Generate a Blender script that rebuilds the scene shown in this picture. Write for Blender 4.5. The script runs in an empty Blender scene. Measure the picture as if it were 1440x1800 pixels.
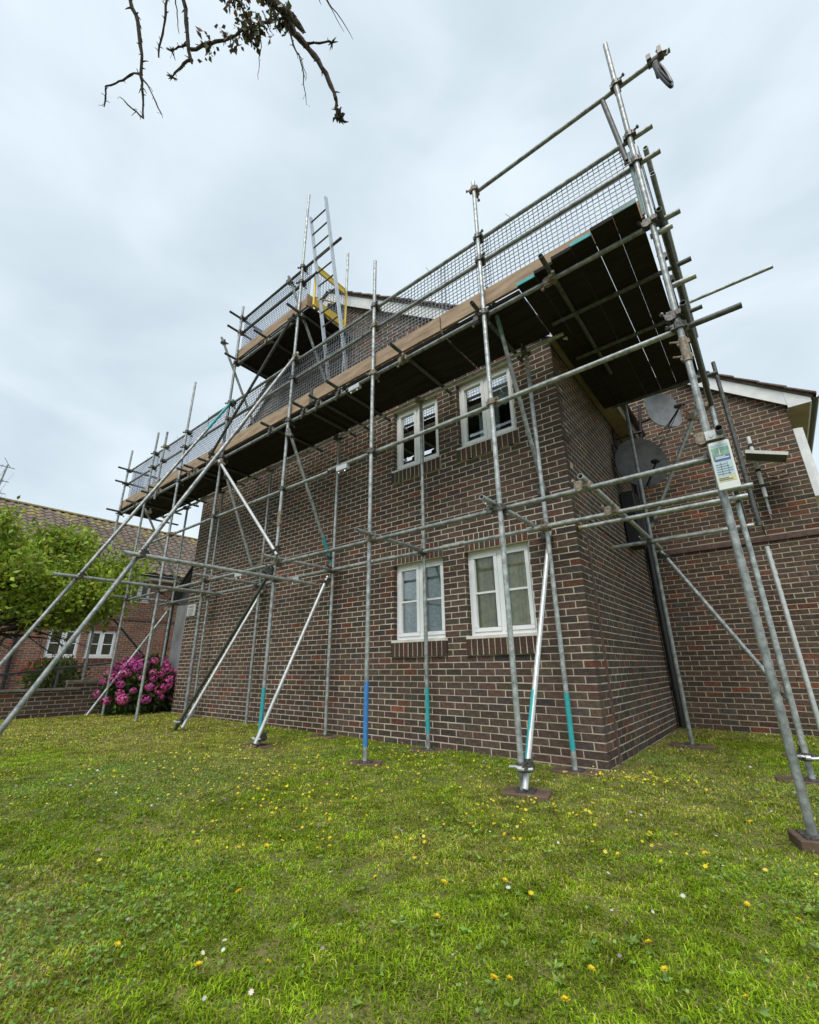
import bpy, math, random
import numpy as np
from mathutils import Vector, Matrix
R_ = math.radians
sc = bpy.context.scene
COL = sc.collection
random.seed(7); rng = np.random.default_rng(7)

# ------------------------------------------------------------------ camera, sky, sun, exposure
CAM = Vector((1.4838, -4.8096, 0.8534))
def cam_axes(yaw, pitch, roll):
    cy, sy = math.cos(yaw), math.sin(yaw)
    f = Vector((-sy*math.cos(pitch), cy*math.cos(pitch), math.sin(pitch)))
    r = Vector((cy, sy, 0)); u = r.cross(f)
    c, s = math.cos(roll), math.sin(roll)
    return c*r + s*u, -s*r + c*u, f
CR, CU, CF = cam_axes(R_(38.56), R_(19.30), R_(-0.61))
cd = bpy.data.cameras.new('camera'); cam = bpy.data.objects.new('camera', cd); COL.objects.link(cam)
M = Matrix((CR, CU, -CF)).transposed().to_4x4(); M.translation = CAM
cam.matrix_world = M
cd.sensor_fit = 'HORIZONTAL'; cd.sensor_width = 36; cd.lens = 777.9/1440*36; cd.clip_end = 2000; cd.clip_start = .05
sc.camera = cam

SUN_EL, SUN_AZ = 56, 158            # azimuth clockwise from +y: the sun stands behind the camera
w = bpy.data.worlds.new('World'); sc.world = w; w.use_nodes = True
nt = w.node_tree; N = nt.nodes; Lk = nt.links; N.clear()
def nd(t, **k):
    n = N.new(t)
    for a, b in k.items(): setattr(n, a, b)
    return n
sky = nd('ShaderNodeTexSky', sky_type='NISHITA', sun_disc=False, sun_elevation=R_(SUN_EL), sun_rotation=R_(SUN_AZ), air_density=1.0, dust_density=2.0)
tc = nd('ShaderNodeTexCoord')
mp = nd('ShaderNodeMapping'); mp.inputs['Scale'].default_value = (1.0, 1.0, 2.2)
n1 = nd('ShaderNodeTexNoise'); n1.inputs['Scale'].default_value = 2.3; n1.inputs['Detail'].default_value = 5; n1.inputs['Roughness'].default_value = .5; n1.inputs['Distortion'].default_value = .4
cr = nd('ShaderNodeValToRGB')
cr.color_ramp.elements[0].position = .32; cr.color_ramp.elements[0].color = (.350, .418, .466, 1)
cr.color_ramp.elements[1].position = .68; cr.color_ramp.elements[1].color = (.482, .545, .588, 1)
vs = nd('ShaderNodeVectorMath', operation='SCALE'); vs.inputs['Scale'].default_value = 10.0
mx = nd('ShaderNodeMix', data_type='RGBA'); mx.inputs['Factor'].default_value = .93
bg = nd('ShaderNodeBackground'); bg.inputs['Strength'].default_value = .1
wo = nd('ShaderNodeOutputWorld')
Lk.new(tc.outputs['Generated'], mp.inputs['Vector']); Lk.new(mp.outputs['Vector'], n1.inputs['Vector']); Lk.new(n1.outputs['Fac'], cr.inputs['Fac'])
Lk.new(cr.outputs['Color'], vs.inputs[0]); Lk.new(sky.outputs['Color'], mx.inputs['A']); Lk.new(vs.outputs['Vector'], mx.inputs['B'])
Lk.new(mx.outputs['Result'], bg.inputs['Color']); Lk.new(bg.outputs['Background'], wo.inputs['Surface'])
sd = bpy.data.lights.new('sun', 'SUN'); sd.energy = 1.5; sd.angle = R_(30); sd.color = (1, .96, .9)
so = bpy.data.objects.new('sun', sd); COL.objects.link(so)
a, e = R_(SUN_AZ), R_(SUN_EL)
so.rotation_euler = Vector((math.sin(a)*math.cos(e), math.cos(a)*math.cos(e), math.sin(e))).to_track_quat('Z', 'Y').to_euler()
so.location = (0, 0, 30)
sc.view_settings.view_transform = 'Standard'; sc.view_settings.look = 'None'
sc.view_settings.exposure = 0.85; sc.view_settings.gamma = 1.0

# ------------------------------------------------------------------ helpers
WL = {}
def link(o, parent=None, loc=(0, 0, 0)):
    COL.objects.link(o)
    if parent is not None:
        o.parent = parent; o.matrix_parent_inverse = Matrix.Translation(-WL[parent.name])
    WL[o.name] = Vector(loc)
    return o
def empty(name, loc, label, cat, group=None):
    o = bpy.data.objects.new(name, None); o.location = loc; o.empty_display_size = .2
    link(o, None, loc); return tag(o, label, cat, group)
def tag(o, label=None, cat=None, group=None, kind=None):
    if label: o['label'] = label
    if cat: o['category'] = cat
    if group: o['group'] = group
    if kind: o['kind'] = kind
    return o
def V3(p): return Vector(p)

class MB:
    """collects geometry of one mesh"""
    def __init__(s, T=None): s.v = []; s.f = []; s.m = []; s.T = T; s.c = []; s.col = None
    def add(s, vs, fs, mi=0):
        b = len(s.v)
        if s.T: vs = [s.T(*p) for p in vs]
        s.v += [tuple(p) for p in vs]; s.f += [tuple(i+b for i in f) for f in fs]; s.m += [mi]*len(fs)
        if s.col: s.c += [s.col]*len(vs)
        return s
    def box(s, x0, x1, y0, y1, z0, z1, mi=0):
        vs = [(x, y, z) for z in (z0, z1) for y in (y0, y1) for x in (x0, x1)]
        return s.add(vs, [(0,2,3,1),(4,5,7,6),(0,1,5,4),(2,6,7,3),(0,4,6,2),(1,3,7,5)], mi)
    def cbox(s, x0, x1, y0, y1, z0, z1, b=.006, mi=0):
        """box with its edges chamfered on the four long sides of z and top/bottom"""
        ring = lambda z, i: [(x0+b+i, y0+i, z), (x1-b-i, y0+i, z), (x1-i, y0+b+i, z), (x1-i, y1-b-i, z), (x1-b-i, y1-i, z), (x0+b+i, y1-i, z), (x0+i, y1-b-i, z), (x0+i, y0+b+i, z)]
        vs = ring(z0, b) + ring(z0+b, 0) + ring(z1-b, 0) + ring(z1, b)
        fs = [tuple(range(7, -1, -1)), tuple(range(24, 32))]
        for k in range(3):
            for i in range(8): j = (i+1) % 8; fs.append((k*8+i, k*8+j, k*8+8+j, k*8+8+i))
        return s.add(vs, fs, mi)
    def prism(s, poly, axis, a0, a1, mi=0):
        """poly: 2-D outline in the two other axes, extruded along axis"""
        n = len(poly)
        def P(p, a):
            return {'x': (a, p[0], p[1]), 'y': (p[0], a, p[1]), 'z': (p[0], p[1], a)}[axis]
        vs = [P(p, a0) for p in poly] + [P(p, a1) for p in poly]
        fs = [tuple(range(n))[::-1], tuple(range(n, 2*n))] + [(i, (i+1) % n, n+(i+1) % n, n+i) for i in range(n)]
        return s.add(vs, fs, mi)
    def tube(s, pts, rad, n=10, mi=0, hollow=0., cap=True):
        pts = [V3(p) for p in pts]; rads = rad if isinstance(rad, (list, tuple)) else [rad]*len(pts)
        t0 = (pts[1]-pts[0]).normalized()
        up = Vector((0, 0, 1)) if abs(t0.z) < .9 else Vector((1, 0, 0))
        a = t0.cross(up).normalized(); vs = []; fs = []
        def ring(c, a, b, r): return [tuple(c + a*math.cos(2*math.pi*i/n)*r + b*math.sin(2*math.pi*i/n)*r) for i in range(n)]
        frames = []
        for i, p in enumerate(pts):
            if i == 0: t = pts[1]-p
            elif i == len(pts)-1: t = p-pts[i-1]
            else: t = (pts[i+1]-p).normalized() + (p-pts[i-1]).normalized()
            t.normalize(); a = (a - t*a.dot(t)).normalized(); b = t.cross(a)
            frames.append((p, a.copy(), b.copy(), t.copy())); vs += ring(p, a, b, rads[i])
        for k in range(len(pts)-1):
            for i in range(n): j = (i+1) % n; fs.append((k*n+i, k*n+j, k*n+n+j, k*n+n+i))
        if hollow > 0:
            for end in (0, -1):
                p, a, b, t = frames[end]; r = rads[end]-hollow; base = len(vs); o0 = 0 if end == 0 else (len(pts)-1)*n
                d = t if end == 0 else -t
                vs += ring(p, a, b, r) + ring(p + d*.12, a, b, r)
                for i in range(n):
                    j = (i+1) % n; fs.append((o0+i, o0+j, base+j, base+i)); fs.append((base+i, base+j, base+n+j, base+n+i))
                fs.append(tuple(range(base+n, base+2*n)))
        elif cap:
            fs.append(tuple(range(n))[::-1]); fs.append(tuple(range((len(pts)-1)*n, len(pts)*n)))
        return s.add(vs, fs, mi)
    def mesh(s, name, mats, origin=None, smooth=False):
        v = np.array(s.v, dtype=np.float32)
        if origin is None: origin = ((v[:,0].min()+v[:,0].max())/2, (v[:,1].min()+v[:,1].max())/2, v[:,2].min())
        v = v - np.array(origin, dtype=np.float32)
        me = bpy.data.meshes.new(name); me.from_pydata(v.tolist(), [], s.f)
        for m in (mats if isinstance(mats, (list, tuple)) else [mats]): me.materials.append(m)
        if any(s.m): me.polygons.foreach_set('material_index', s.m)
        if smooth:
            me.polygons.foreach_set('use_smooth', [True]*len(me.polygons))
            try: me.set_sharp_from_angle(angle=R_(45))
            except Exception: pass
        if s.c:
            at = me.color_attributes.new('Col', 'FLOAT_COLOR', 'POINT'); at.data.foreach_set('color', np.array(s.c, dtype=np.float32).ravel())
        me.update()
        return me, origin
    def build(s, name, mats, parent=None, smooth=False, origin=None):
        me, org = s.mesh(name, mats, origin, smooth)
        o = bpy.data.objects.new(name, me); o.location = org
        return link(o, parent, org)

def np_mesh(name, v, tris, col, mat, parent=None):
    """big triangle / quad soups straight from arrays"""
    me = bpy.data.meshes.new(name); k = tris.shape[1]
    me.vertices.add(len(v)); me.vertices.foreach_set('co', v.astype(np.float32).ravel())
    me.loops.add(tris.size); me.loops.foreach_set('vertex_index', tris.astype(np.int32).ravel())
    me.polygons.add(len(tris)); me.polygons.foreach_set('loop_start', np.arange(0, tris.size, k, dtype=np.int32))
    me.update(calc_edges=True)
    if col is not None:
        at = me.color_attributes.new('Col', 'FLOAT_COLOR', 'POINT')
        c = np.ones((len(v), 4), np.float32); c[:, :3] = col; at.data.foreach_set('color', c.ravel())
    me.materials.append(mat); me.validate()
    o = bpy.data.objects.new(name, me)
    return link(o, parent, (0, 0, 0))

# ------------------------------------------------------------------ materials
def mat(name, base=(.5,.5,.5), rough=.6, metal=0., var=.15, scale=8., bump=0., bscale=None, attr=False, objrand=0., var_col=None, var_pos=(.35,.65), trans=0., spec=.5, stretch=None):
    m = bpy.data.materials.new(name); m.use_nodes = True; t = m.node_tree; ns = t.nodes; lk = t.links
    p = ns['Principled BSDF']; p.inputs['Roughness'].default_value = rough; p.inputs['Metallic'].default_value = metal
    p.inputs['Specular IOR Level'].default_value = spec
    tcn = ns.new('ShaderNodeTexCoord'); vec = tcn.outputs['Object']
    if stretch:
        mpn = ns.new('ShaderNodeMapping'); mpn.inputs['Scale'].default_value = stretch; lk.new(vec, mpn.inputs['Vector']); vec = mpn.outputs['Vector']
    nz = ns.new('ShaderNodeTexNoise'); nz.inputs['Scale'].default_value = scale; nz.inputs['Detail'].default_value = 6; nz.inputs['Roughness'].default_value = .62
    lk.new(vec, nz.inputs['Vector'])
    rp = ns.new('ShaderNodeValToRGB'); rp.color_ramp.elements[0].position = var_pos[0]; rp.color_ramp.elements[1].position = var_pos[1]
    lk.new(nz.outputs['Fac'], rp.inputs['Fac'])
    if var_col:
        rp.color_ramp.elements[0].color = (*base, 1); rp.color_ramp.elements[1].color = (*var_col, 1)
    else:
        lo = tuple(c*(1-var) for c in base); hi = tuple(min(1, c*(1+var)) for c in base)
        rp.color_ramp.elements[0].color = (*lo, 1); rp.color_ramp.elements[1].color = (*hi, 1)
    out = rp.outputs['Color']
    if attr:
        at = ns.new('ShaderNodeAttribute'); at.attribute_name = 'Col'
        mu = ns.new('ShaderNodeMix'); mu.data_type = 'RGBA'; mu.blend_type = 'MULTIPLY'; mu.inputs['Factor'].default_value = 1
        lk.new(at.outputs['Color'], mu.inputs['A']); lk.new(out, mu.inputs['B']); out = mu.outputs['Result']
    if objrand:
        oi = ns.new('ShaderNodeObjectInfo'); mr = ns.new('ShaderNodeMapRange')
        mr.inputs['To Min'].default_value = 1-objrand; mr.inputs['To Max'].default_value = 1+objrand
        lk.new(oi.outputs['Random'], mr.inputs['Value'])
        sv = ns.new('ShaderNodeVectorMath'); sv.operation = 'SCALE'; lk.new(out, sv.inputs[0]); lk.new(mr.outputs['Result'], sv.inputs['Scale']); out = sv.outputs['Vector']
    lk.new(out, p.inputs['Base Color'])
    if bump:
        bz = ns.new('ShaderNodeTexNoise'); bz.inputs['Scale'].default_value = bscale or scale*3; bz.inputs['Detail'].default_value = 5
        lk.new(vec, bz.inputs['Vector'])
        bn = ns.new('ShaderNodeBump'); bn.inputs['Strength'].default_value = bump; bn.inputs['Distance'].default_value = .01
        lk.new(bz.outputs['Fac'], bn.inputs['Height']); lk.new(bn.outputs['Normal'], p.inputs['Normal'])
    if trans:
        tr = ns.new('ShaderNodeBsdfTranslucent'); lk.new(out, tr.inputs['Color'])
        ms = ns.new('ShaderNodeMixShader'); ms.inputs['Fac'].default_value = trans
        lk.new(p.outputs['BSDF'], ms.inputs[1]); lk.new(tr.outputs['BSDF'], ms.inputs[2]); lk.new(ms.outputs['Shader'], ns['Material Output'].inputs['Surface'])
    return m
def glass_mat(name, tint=(.9,.95,.95)):
    m = bpy.data.materials.new(name); m.use_nodes = True; t = m.node_tree; ns = t.nodes; lk = t.links; ns.clear()
    o = ns.new('ShaderNodeOutputMaterial'); tr = ns.new('ShaderNodeBsdfTransparent'); tr.inputs['Color'].default_value = (*tint, 1)
    gl = ns.new('ShaderNodeBsdfGlossy'); gl.inputs['Roughness'].default_value = .015
    nz = ns.new('ShaderNodeTexNoise'); nz.inputs['Scale'].default_value = 2.5; bn = ns.new('ShaderNodeBump'); bn.inputs['Strength'].default_value = .015; bn.inputs['Distance'].default_value = .05
    tcn = ns.new('ShaderNodeTexCoord'); lk.new(tcn.outputs['Object'], nz.inputs['Vector']); lk.new(nz.outputs['Fac'], bn.inputs['Height']); lk.new(bn.outputs['Normal'], gl.inputs['Normal'])
    fr = ns.new('ShaderNodeFresnel'); fr.inputs['IOR'].default_value = 1.5
    ms = ns.new('ShaderNodeMixShader'); lk.new(fr.outputs['Fac'], ms.inputs['Fac']); lk.new(tr.outputs['BSDF'], ms.inputs[1]); lk.new(gl.outputs['BSDF'], ms.inputs[2])
    lk.new(ms.outputs['Shader'], o.inputs['Surface']); return m

G = {}
G['brick'] = mat('brick', (1,1,1), .92, attr=True, scale=30, var=.48, bump=.7, bscale=90, objrand=0, spec=.25)
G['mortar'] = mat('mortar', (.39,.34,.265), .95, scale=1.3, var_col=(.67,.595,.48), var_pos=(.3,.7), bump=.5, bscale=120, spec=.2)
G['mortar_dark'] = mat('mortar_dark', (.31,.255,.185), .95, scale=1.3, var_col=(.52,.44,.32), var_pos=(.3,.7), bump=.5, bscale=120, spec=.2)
G['galv'] = mat('galvanised_tube', (.20,.215,.21), .47, .45, scale=17, var_col=(.46,.48,.475), bump=.2, bscale=50, objrand=.24)
G['galv_white'] = mat('bright_galvanised_tube', (.47,.49,.49), .4, .35, scale=20, var_col=(.66,.67,.66), bump=.1, bscale=60)
G['galv_dark'] = mat('shade_darkened_tube', (.055,.06,.055), .55, .3, scale=20, var_col=(.13,.135,.125), bump=.15, bscale=60)  # shade under the platform put into the colour; other dark tubes share it
G['teal'] = mat('teal_paint', (.025,.30,.33), .5, scale=30, var_col=(.05,.40,.42))
G['blue'] = mat('blue_paint', (.035,.17,.47), .5, scale=30, var_col=(.06,.25,.56))
G['green'] = mat('faded_green_paint', (.07,.16,.14), .6, .2, scale=25, var_col=(.20,.26,.25))
G['coupler'] = mat('coupler_steel', (.035,.032,.03), .5, .6, scale=60, var_col=(.20,.19,.175))
G['rust'] = mat('rusty_sleeve', (.15,.105,.07), .7, .3, scale=50, var_col=(.36,.32,.26))
G['gold'] = mat('yellow_end_cap', (.45,.30,.03), .5)
G['timber'] = mat('scaffold_timber', (.006,.005,.004), .95, scale=2.5, var_col=(.024,.017,.012), bump=.35, bscale=30, stretch=(1.2,7,7), objrand=.2)  # near-black: the shade on the deck's underside is put into the colour
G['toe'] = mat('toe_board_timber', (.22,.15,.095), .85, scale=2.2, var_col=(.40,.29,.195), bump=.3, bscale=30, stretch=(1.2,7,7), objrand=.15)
G['sole'] = mat('sole_board_timber', (.075,.047,.03), .9, scale=5, var_col=(.15,.10,.066), bump=.5, bscale=30)
G['mesh'] = mat('brick_guard_mesh', (.17,.185,.21), .5, .2, var_col=(.27,.29,.33), scale=2)
G['meshblue'] = mat('blue_brick_guard_mesh', (.20,.25,.37), .5, .2, var_col=(.32,.37,.47), scale=2)
G['upvc'] = mat('white_upvc', (.82,.84,.85), .35, scale=5, var_col=(.88,.89,.90), bump=.02)
G['sill'] = mat('cream_sill', (.62,.58,.49), .6, scale=9, var_col=(.76,.74,.68), bump=.1)
G['glass'] = glass_mat('window_glass')
G['net'] = mat('net_curtain', (.78,.80,.82), .9, scale=30, var=.25, trans=.25)
G['curtain'] = mat('beige_curtain', (.80,.68,.46), .9, scale=10, var=.2, bump=.1)
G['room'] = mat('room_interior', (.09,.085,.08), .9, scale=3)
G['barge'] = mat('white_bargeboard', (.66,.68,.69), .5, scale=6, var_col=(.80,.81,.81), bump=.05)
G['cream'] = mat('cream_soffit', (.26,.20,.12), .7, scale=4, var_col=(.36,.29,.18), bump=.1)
G['tile'] = mat('concrete_roof_tile', (.085,.062,.05), .9, scale=12, var_col=(.19,.145,.115), bump=.5, bscale=60, objrand=.25)
G['lichen'] = mat('lichen_covered_tile', (.11,.085,.06), .95, scale=9, var_col=(.27,.22,.075), bump=.6, bscale=50, objrand=.2, var_pos=(.36,.58))
G['black'] = mat('black_plastic', (.012,.012,.014), .35, scale=8, var=.3)
G['blackm'] = mat('matt_black', (.02,.02,.021), .6, scale=12, var=.35)
G['copper'] = mat('brown_lightning_strip', (.10,.058,.048), .6, .2, scale=14, var_col=(.17,.10,.08))
G['dish'] = mat('grey_dish', (.032,.034,.036), .7, .0, scale=7, var_col=(.065,.067,.07), bump=.03)
G['dishl'] = mat('light_grey_dish', (.10,.107,.115), .65, .0, scale=7, var_col=(.16,.168,.178), bump=.03)
G['white'] = mat('white_plastic', (.70,.70,.67), .45, scale=12, var=.1)
G['yellow'] = mat('yellow_gate_paint', (.62,.42,.015), .45, scale=9, var_col=(.72,.50,.03), bump=.05)
G['alu'] = mat('ladder_aluminium', (.50,.53,.55), .35, .7, scale=14, var_col=(.62,.64,.66))
G['grey'] = mat('grey_panel', (.30,.31,.33), .5, scale=2.5, var_col=(.42,.43,.45), bump=.05)
G['lead'] = mat('lead_flashing', (.13,.135,.15), .55, .4, scale=4, var_col=(.21,.21,.23), bump=.1)
G['bark'] = mat('bark', (.035,.027,.02), .95, scale=24, var_col=(.085,.066,.05), bump=.9, bscale=40)
G['leaf'] = mat('leaf', (1,1,1), .5, attr=True, scale=10, var=.2, trans=.35)
G['grass'] = mat('grass_blade', (1,1,1), .85, attr=True, scale=6, var=.15, trans=.42, spec=.03)
G['soil'] = mat('lawn_soil', (.085,.10,.018), .95, scale=1.6, var_col=(.17,.15,.05), bump=.6, bscale=25)
G['petal'] = mat('yellow_petal', (.78,.58,.01), .6, scale=30, var_col=(.85,.66,.03), trans=.25)
G['petalattr'] = mat('small_petal', (1,1,1), .7, attr=True, scale=30, var=.1, trans=.25)
G['pink'] = mat('hydrangea_floret', (1,1,1), .7, attr=True, scale=40, var=.2, trans=.25)
G['coping'] = mat('wall_coping', (.10,.085,.07), .9, scale=8, var_col=(.25,.22,.19), bump=.4)
G['paving'] = mat('ramp_paving', (.20,.19,.17), .9, scale=6, var=.25, bump=.3)
G['rail'] = mat('grey_handrail', (.14,.15,.16), .5, .4, scale=9, var=.2)
G['signw'] = mat('sign_white', (.74,.75,.74), .5, scale=8, var=.05)
G['signt'] = mat('sign_print', (.16,.17,.18), .6, scale=8, var=.1)
G['signg'] = mat('tag_green', (.22,.38,.30), .5, scale=20, var=.3)
G['signb'] = mat('tag_blue', (.08,.15,.34), .5, scale=20, var=.2)
G['signy'] = mat('tag_yellow', (.60,.58,.28), .5, scale=20, var=.2)
G['signp'] = mat('tag_pale', (.45,.60,.66), .5, scale=20, var=.1)
G['tan'] = mat('dry_stem', (1,1,1), .9, attr=True, scale=8, var=.3)

# ------------------------------------------------------------------ the setting: ground
def gz(x, y):
    """height of the lawn"""
    x = np.asarray(x, float); y = np.asarray(y, float)
    xx = np.clip(x, -20, 8)
    return -.088 - .0095*xx + .006*np.clip(y, -8, 8) + .012*np.sin(x*1.3+.5)*np.sin(y*1.7) + .006*np.sin(x*3.1+y*2.3)
def axis(vals): return np.array(sorted(set(vals)))
gx = np.concatenate([[-400,-200,-100,-60,-40,-30,-24], np.arange(-20, 6.01, .35), [8,11,16,25,40,80,200,400]])
gy = np.concatenate([[-400,-200,-80,-40,-20,-14,-11], np.arange(-9, 4.01, .35), [6,9,14,20,30,60,120,250,500]])
X, Y = np.meshgrid(gx, gy); Zg = gz(X, Y)
nx, ny = len(gx), len(gy); idx = np.arange(nx*ny).reshape(ny, nx)
q = np.stack([idx[:-1,:-1], idx[:-1,1:], idx[1:,1:], idx[1:,:-1]], -1).reshape(-1, 4)
lawn = np_mesh('lawn', np.stack([X, Y, Zg], -1).reshape(-1, 3), q, None, G['soil']); tag(lawn, 'mown green lawn sloping gently in front of the brick block', None, None, 'structure')

# ------------------------------------------------------------------ brickwork
PAL = [(.106,.075,.059), (.121,.084,.065), (.094,.077,.067), (.138,.087,.065), (.126,.087,.067), (.172,.076,.052), (.225,.084,.051)]
PALW = {'dark': [.30,.25,.19,.11,.11,.03,.01], 'warm': [.18,.22,.06,.23,.16,.12,.03], 'rear': [.27,.25,.13,.14,.12,.07,.02], 'left': [.06,.12,.03,.36,.20,.19,.04]}
CH = .075; BW = .225
class Wall:
    """stretcher-bond wall on the plane through O, U along it, N out of it"""
    def __init__(s, O, U, Nn): s.O = V3(O); s.U = V3(U); s.N = V3(Nn)
    def P(s, u, n, z): return s.O + s.U*u + s.N*n + Vector((0, 0, z))
_VT = np.random.default_rng(77).random((64,64))
def vn3(a, b, s):
    a *= s; b *= s; i, j = math.floor(a), math.floor(b); f, g = a-i, b-j; f = f*f*(3-2*f); g = g*g*(3-2*g); T = lambda p, q: _VT[p % 64, q % 64]
    return (T(i,j)*(1-f)+T(i+1,j)*f)*(1-g)+(T(i,j+1)*(1-f)+T(i+1,j+1)*f)*g
def lay_bricks(W, u0, u1, k0, k1, openings=(), odd_at='u1', top=None, mix='dark', warm=None, swap=False, corner=False):
    """list of brick records (wall, ua, ub, za, zb, depth, colour)"""
    out = []
    for k in range(k0, k1):
        za, zb = k*CH + .0050, (k+1)*CH - .0050; zm = (za+zb)/2
        a, b = u0, u1
        if top:
            a, b = top(zm, u0, u1)
            if b - a < .1: continue
        anchor = u1 if odd_at == 'u1' else u0
        off = 0 if (k % 2 == 0) != swap else BW/2
        j0 = math.floor((a-anchor-off)/BW) - 1; j1 = math.ceil((b-anchor-off)/BW) + 1
        spans = [(anchor+off+j*BW, anchor+off+(j+1)*BW) for j in range(j0, j1)]
        for (x, y) in spans:
            x, y = max(x, a), min(y, b)
            if y - x < .035: continue
            if swap and x < .004: continue          # the corner brick belongs to the other face
            segs = [(x, y)]
            deep = .035
            end = corner and abs(y-u1) < .002
            if end: deep = .103 if k % 2 == 0 else .2165
            for (o0, o1, z0, z1) in openings:
                if zm > z0 and zm < z1:
                    ns = []
                    for (p, q_) in segs:
                        if q_ <= o0 or p >= o1: ns.append((p, q_))
                        else:
                            if p < o0: ns.append((p, o0+.0085))
                            if q_ > o1: ns.append((o1-.0085, q_))
                            deep = .1
                    segs = ns
            for (p, q_) in segs:
                if q_ - p < .018: continue
                wts = PALW[mix]
                if warm and random.random() < warm((p+q_)/2, zm): wts = PALW['warm']
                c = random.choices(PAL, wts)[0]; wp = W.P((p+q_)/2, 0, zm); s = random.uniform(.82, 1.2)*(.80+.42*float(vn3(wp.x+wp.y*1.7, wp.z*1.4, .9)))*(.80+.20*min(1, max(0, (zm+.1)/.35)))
                s *= 1.6 if mix == 'left' else 1.0; c = tuple(ch*s*random.uniform(.93, 1.07)*(1.2 if mix == 'left' and i_ == 0 else 1) for i_, ch in enumerate(c)) + (1,)
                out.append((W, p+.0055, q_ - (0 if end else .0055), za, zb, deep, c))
    return out
def brick_geo(mb, P, ua, ub, za, zb, depth, c, proud=None):
    j = lambda s=.0022: random.uniform(-s, s)
    pr = proud if proud is not None else random.uniform(-.0004, .0016)
    b = .003
    o = [(ua+j(), za+j()), (ub+j(), za+j()), (ub+j(), zb+j()), (ua+j(), zb+j())]
    i = [(o[0][0]+b, o[0][1]+b), (o[1][0]-b, o[1][1]+b), (o[2][0]-b, o[2][1]-b), (o[3][0]+b, o[3][1]-b)]
    vs = [P(u, -depth, z) for u, z in o] + [P(u, pr-.0018, z) for u, z in o] + [P(u, pr+j(.0005), z) for u, z in i]
    fs = [(0,1,5,4),(1,2,6,5),(2,3,7,6),(3,0,4,7),(4,5,9,8),(5,6,10,9),(6,7,11,10),(7,4,8,11),(8,9,10,11)]
    mb.col = c; mb.add(vs, fs)
def score(rec):
    W, ua, ub, za, zb = rec[:5]
    c = W.P((ua+ub)/2, 0, (za+zb)/2); d = CAM - c
    return (ub-ua)*(zb-za)*max(0, d.normalized().dot(W.N))/d.length_squared
VARS = {}
def place_brick(rec, parent, name='brick'):
    """one brick object; alike bricks share their mesh"""
    W, ua, ub, za, zb, deep, c = rec
    wkey = (round(ub-ua, 3), round(zb-za, 3), deep)
    lst = VARS.setdefault(wkey, [])
    if len(lst) < 26:
        mb = MB(); h = (zb-za); l = (ub-ua)
        brick_geo(mb, lambda u, n, z: (u, n, z), -l/2, l/2, -h/2, h/2, deep, c)
        lst.append(mb.mesh('brick', G['brick'], (0, 0, 0))[0]); me = lst[-1]
    else: me = random.choice(lst)
    o = bpy.data.objects.new(name, me)
    Nn = W.N; Z = Vector((0, 0, 1)); Xv = Nn.cross(Z)
    Mx = Matrix((Xv, Nn, Z)).transposed().to_4x4(); Mx.translation = W.P((ua+ub)/2, random.uniform(-.0004, .0010), (za+zb)/2)
    o.matrix_basis = Mx
    return link(o, parent, Mx.translation)
def slab(mb, W, u0, u1, z0, z1, openings, n0=-.12, n1=-.0015):
    us = sorted({u0, u1, *[v for o in openings for v in o[:2]]}); zs = sorted({z0, z1, *[v for o in openings for v in o[2:]]})
    mb.T = W.P
    for a, b in zip(us[:-1], us[1:]):
        for c, d in zip(zs[:-1], zs[1:]):
            um, zm = (a+b)/2, (c+d)/2
            if any(o[0] < um < o[1] and o[2] < zm < o[3] for o in openings): continue
            mb.box(a, b, n0, n1, c, d)
    mb.T = None

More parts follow.
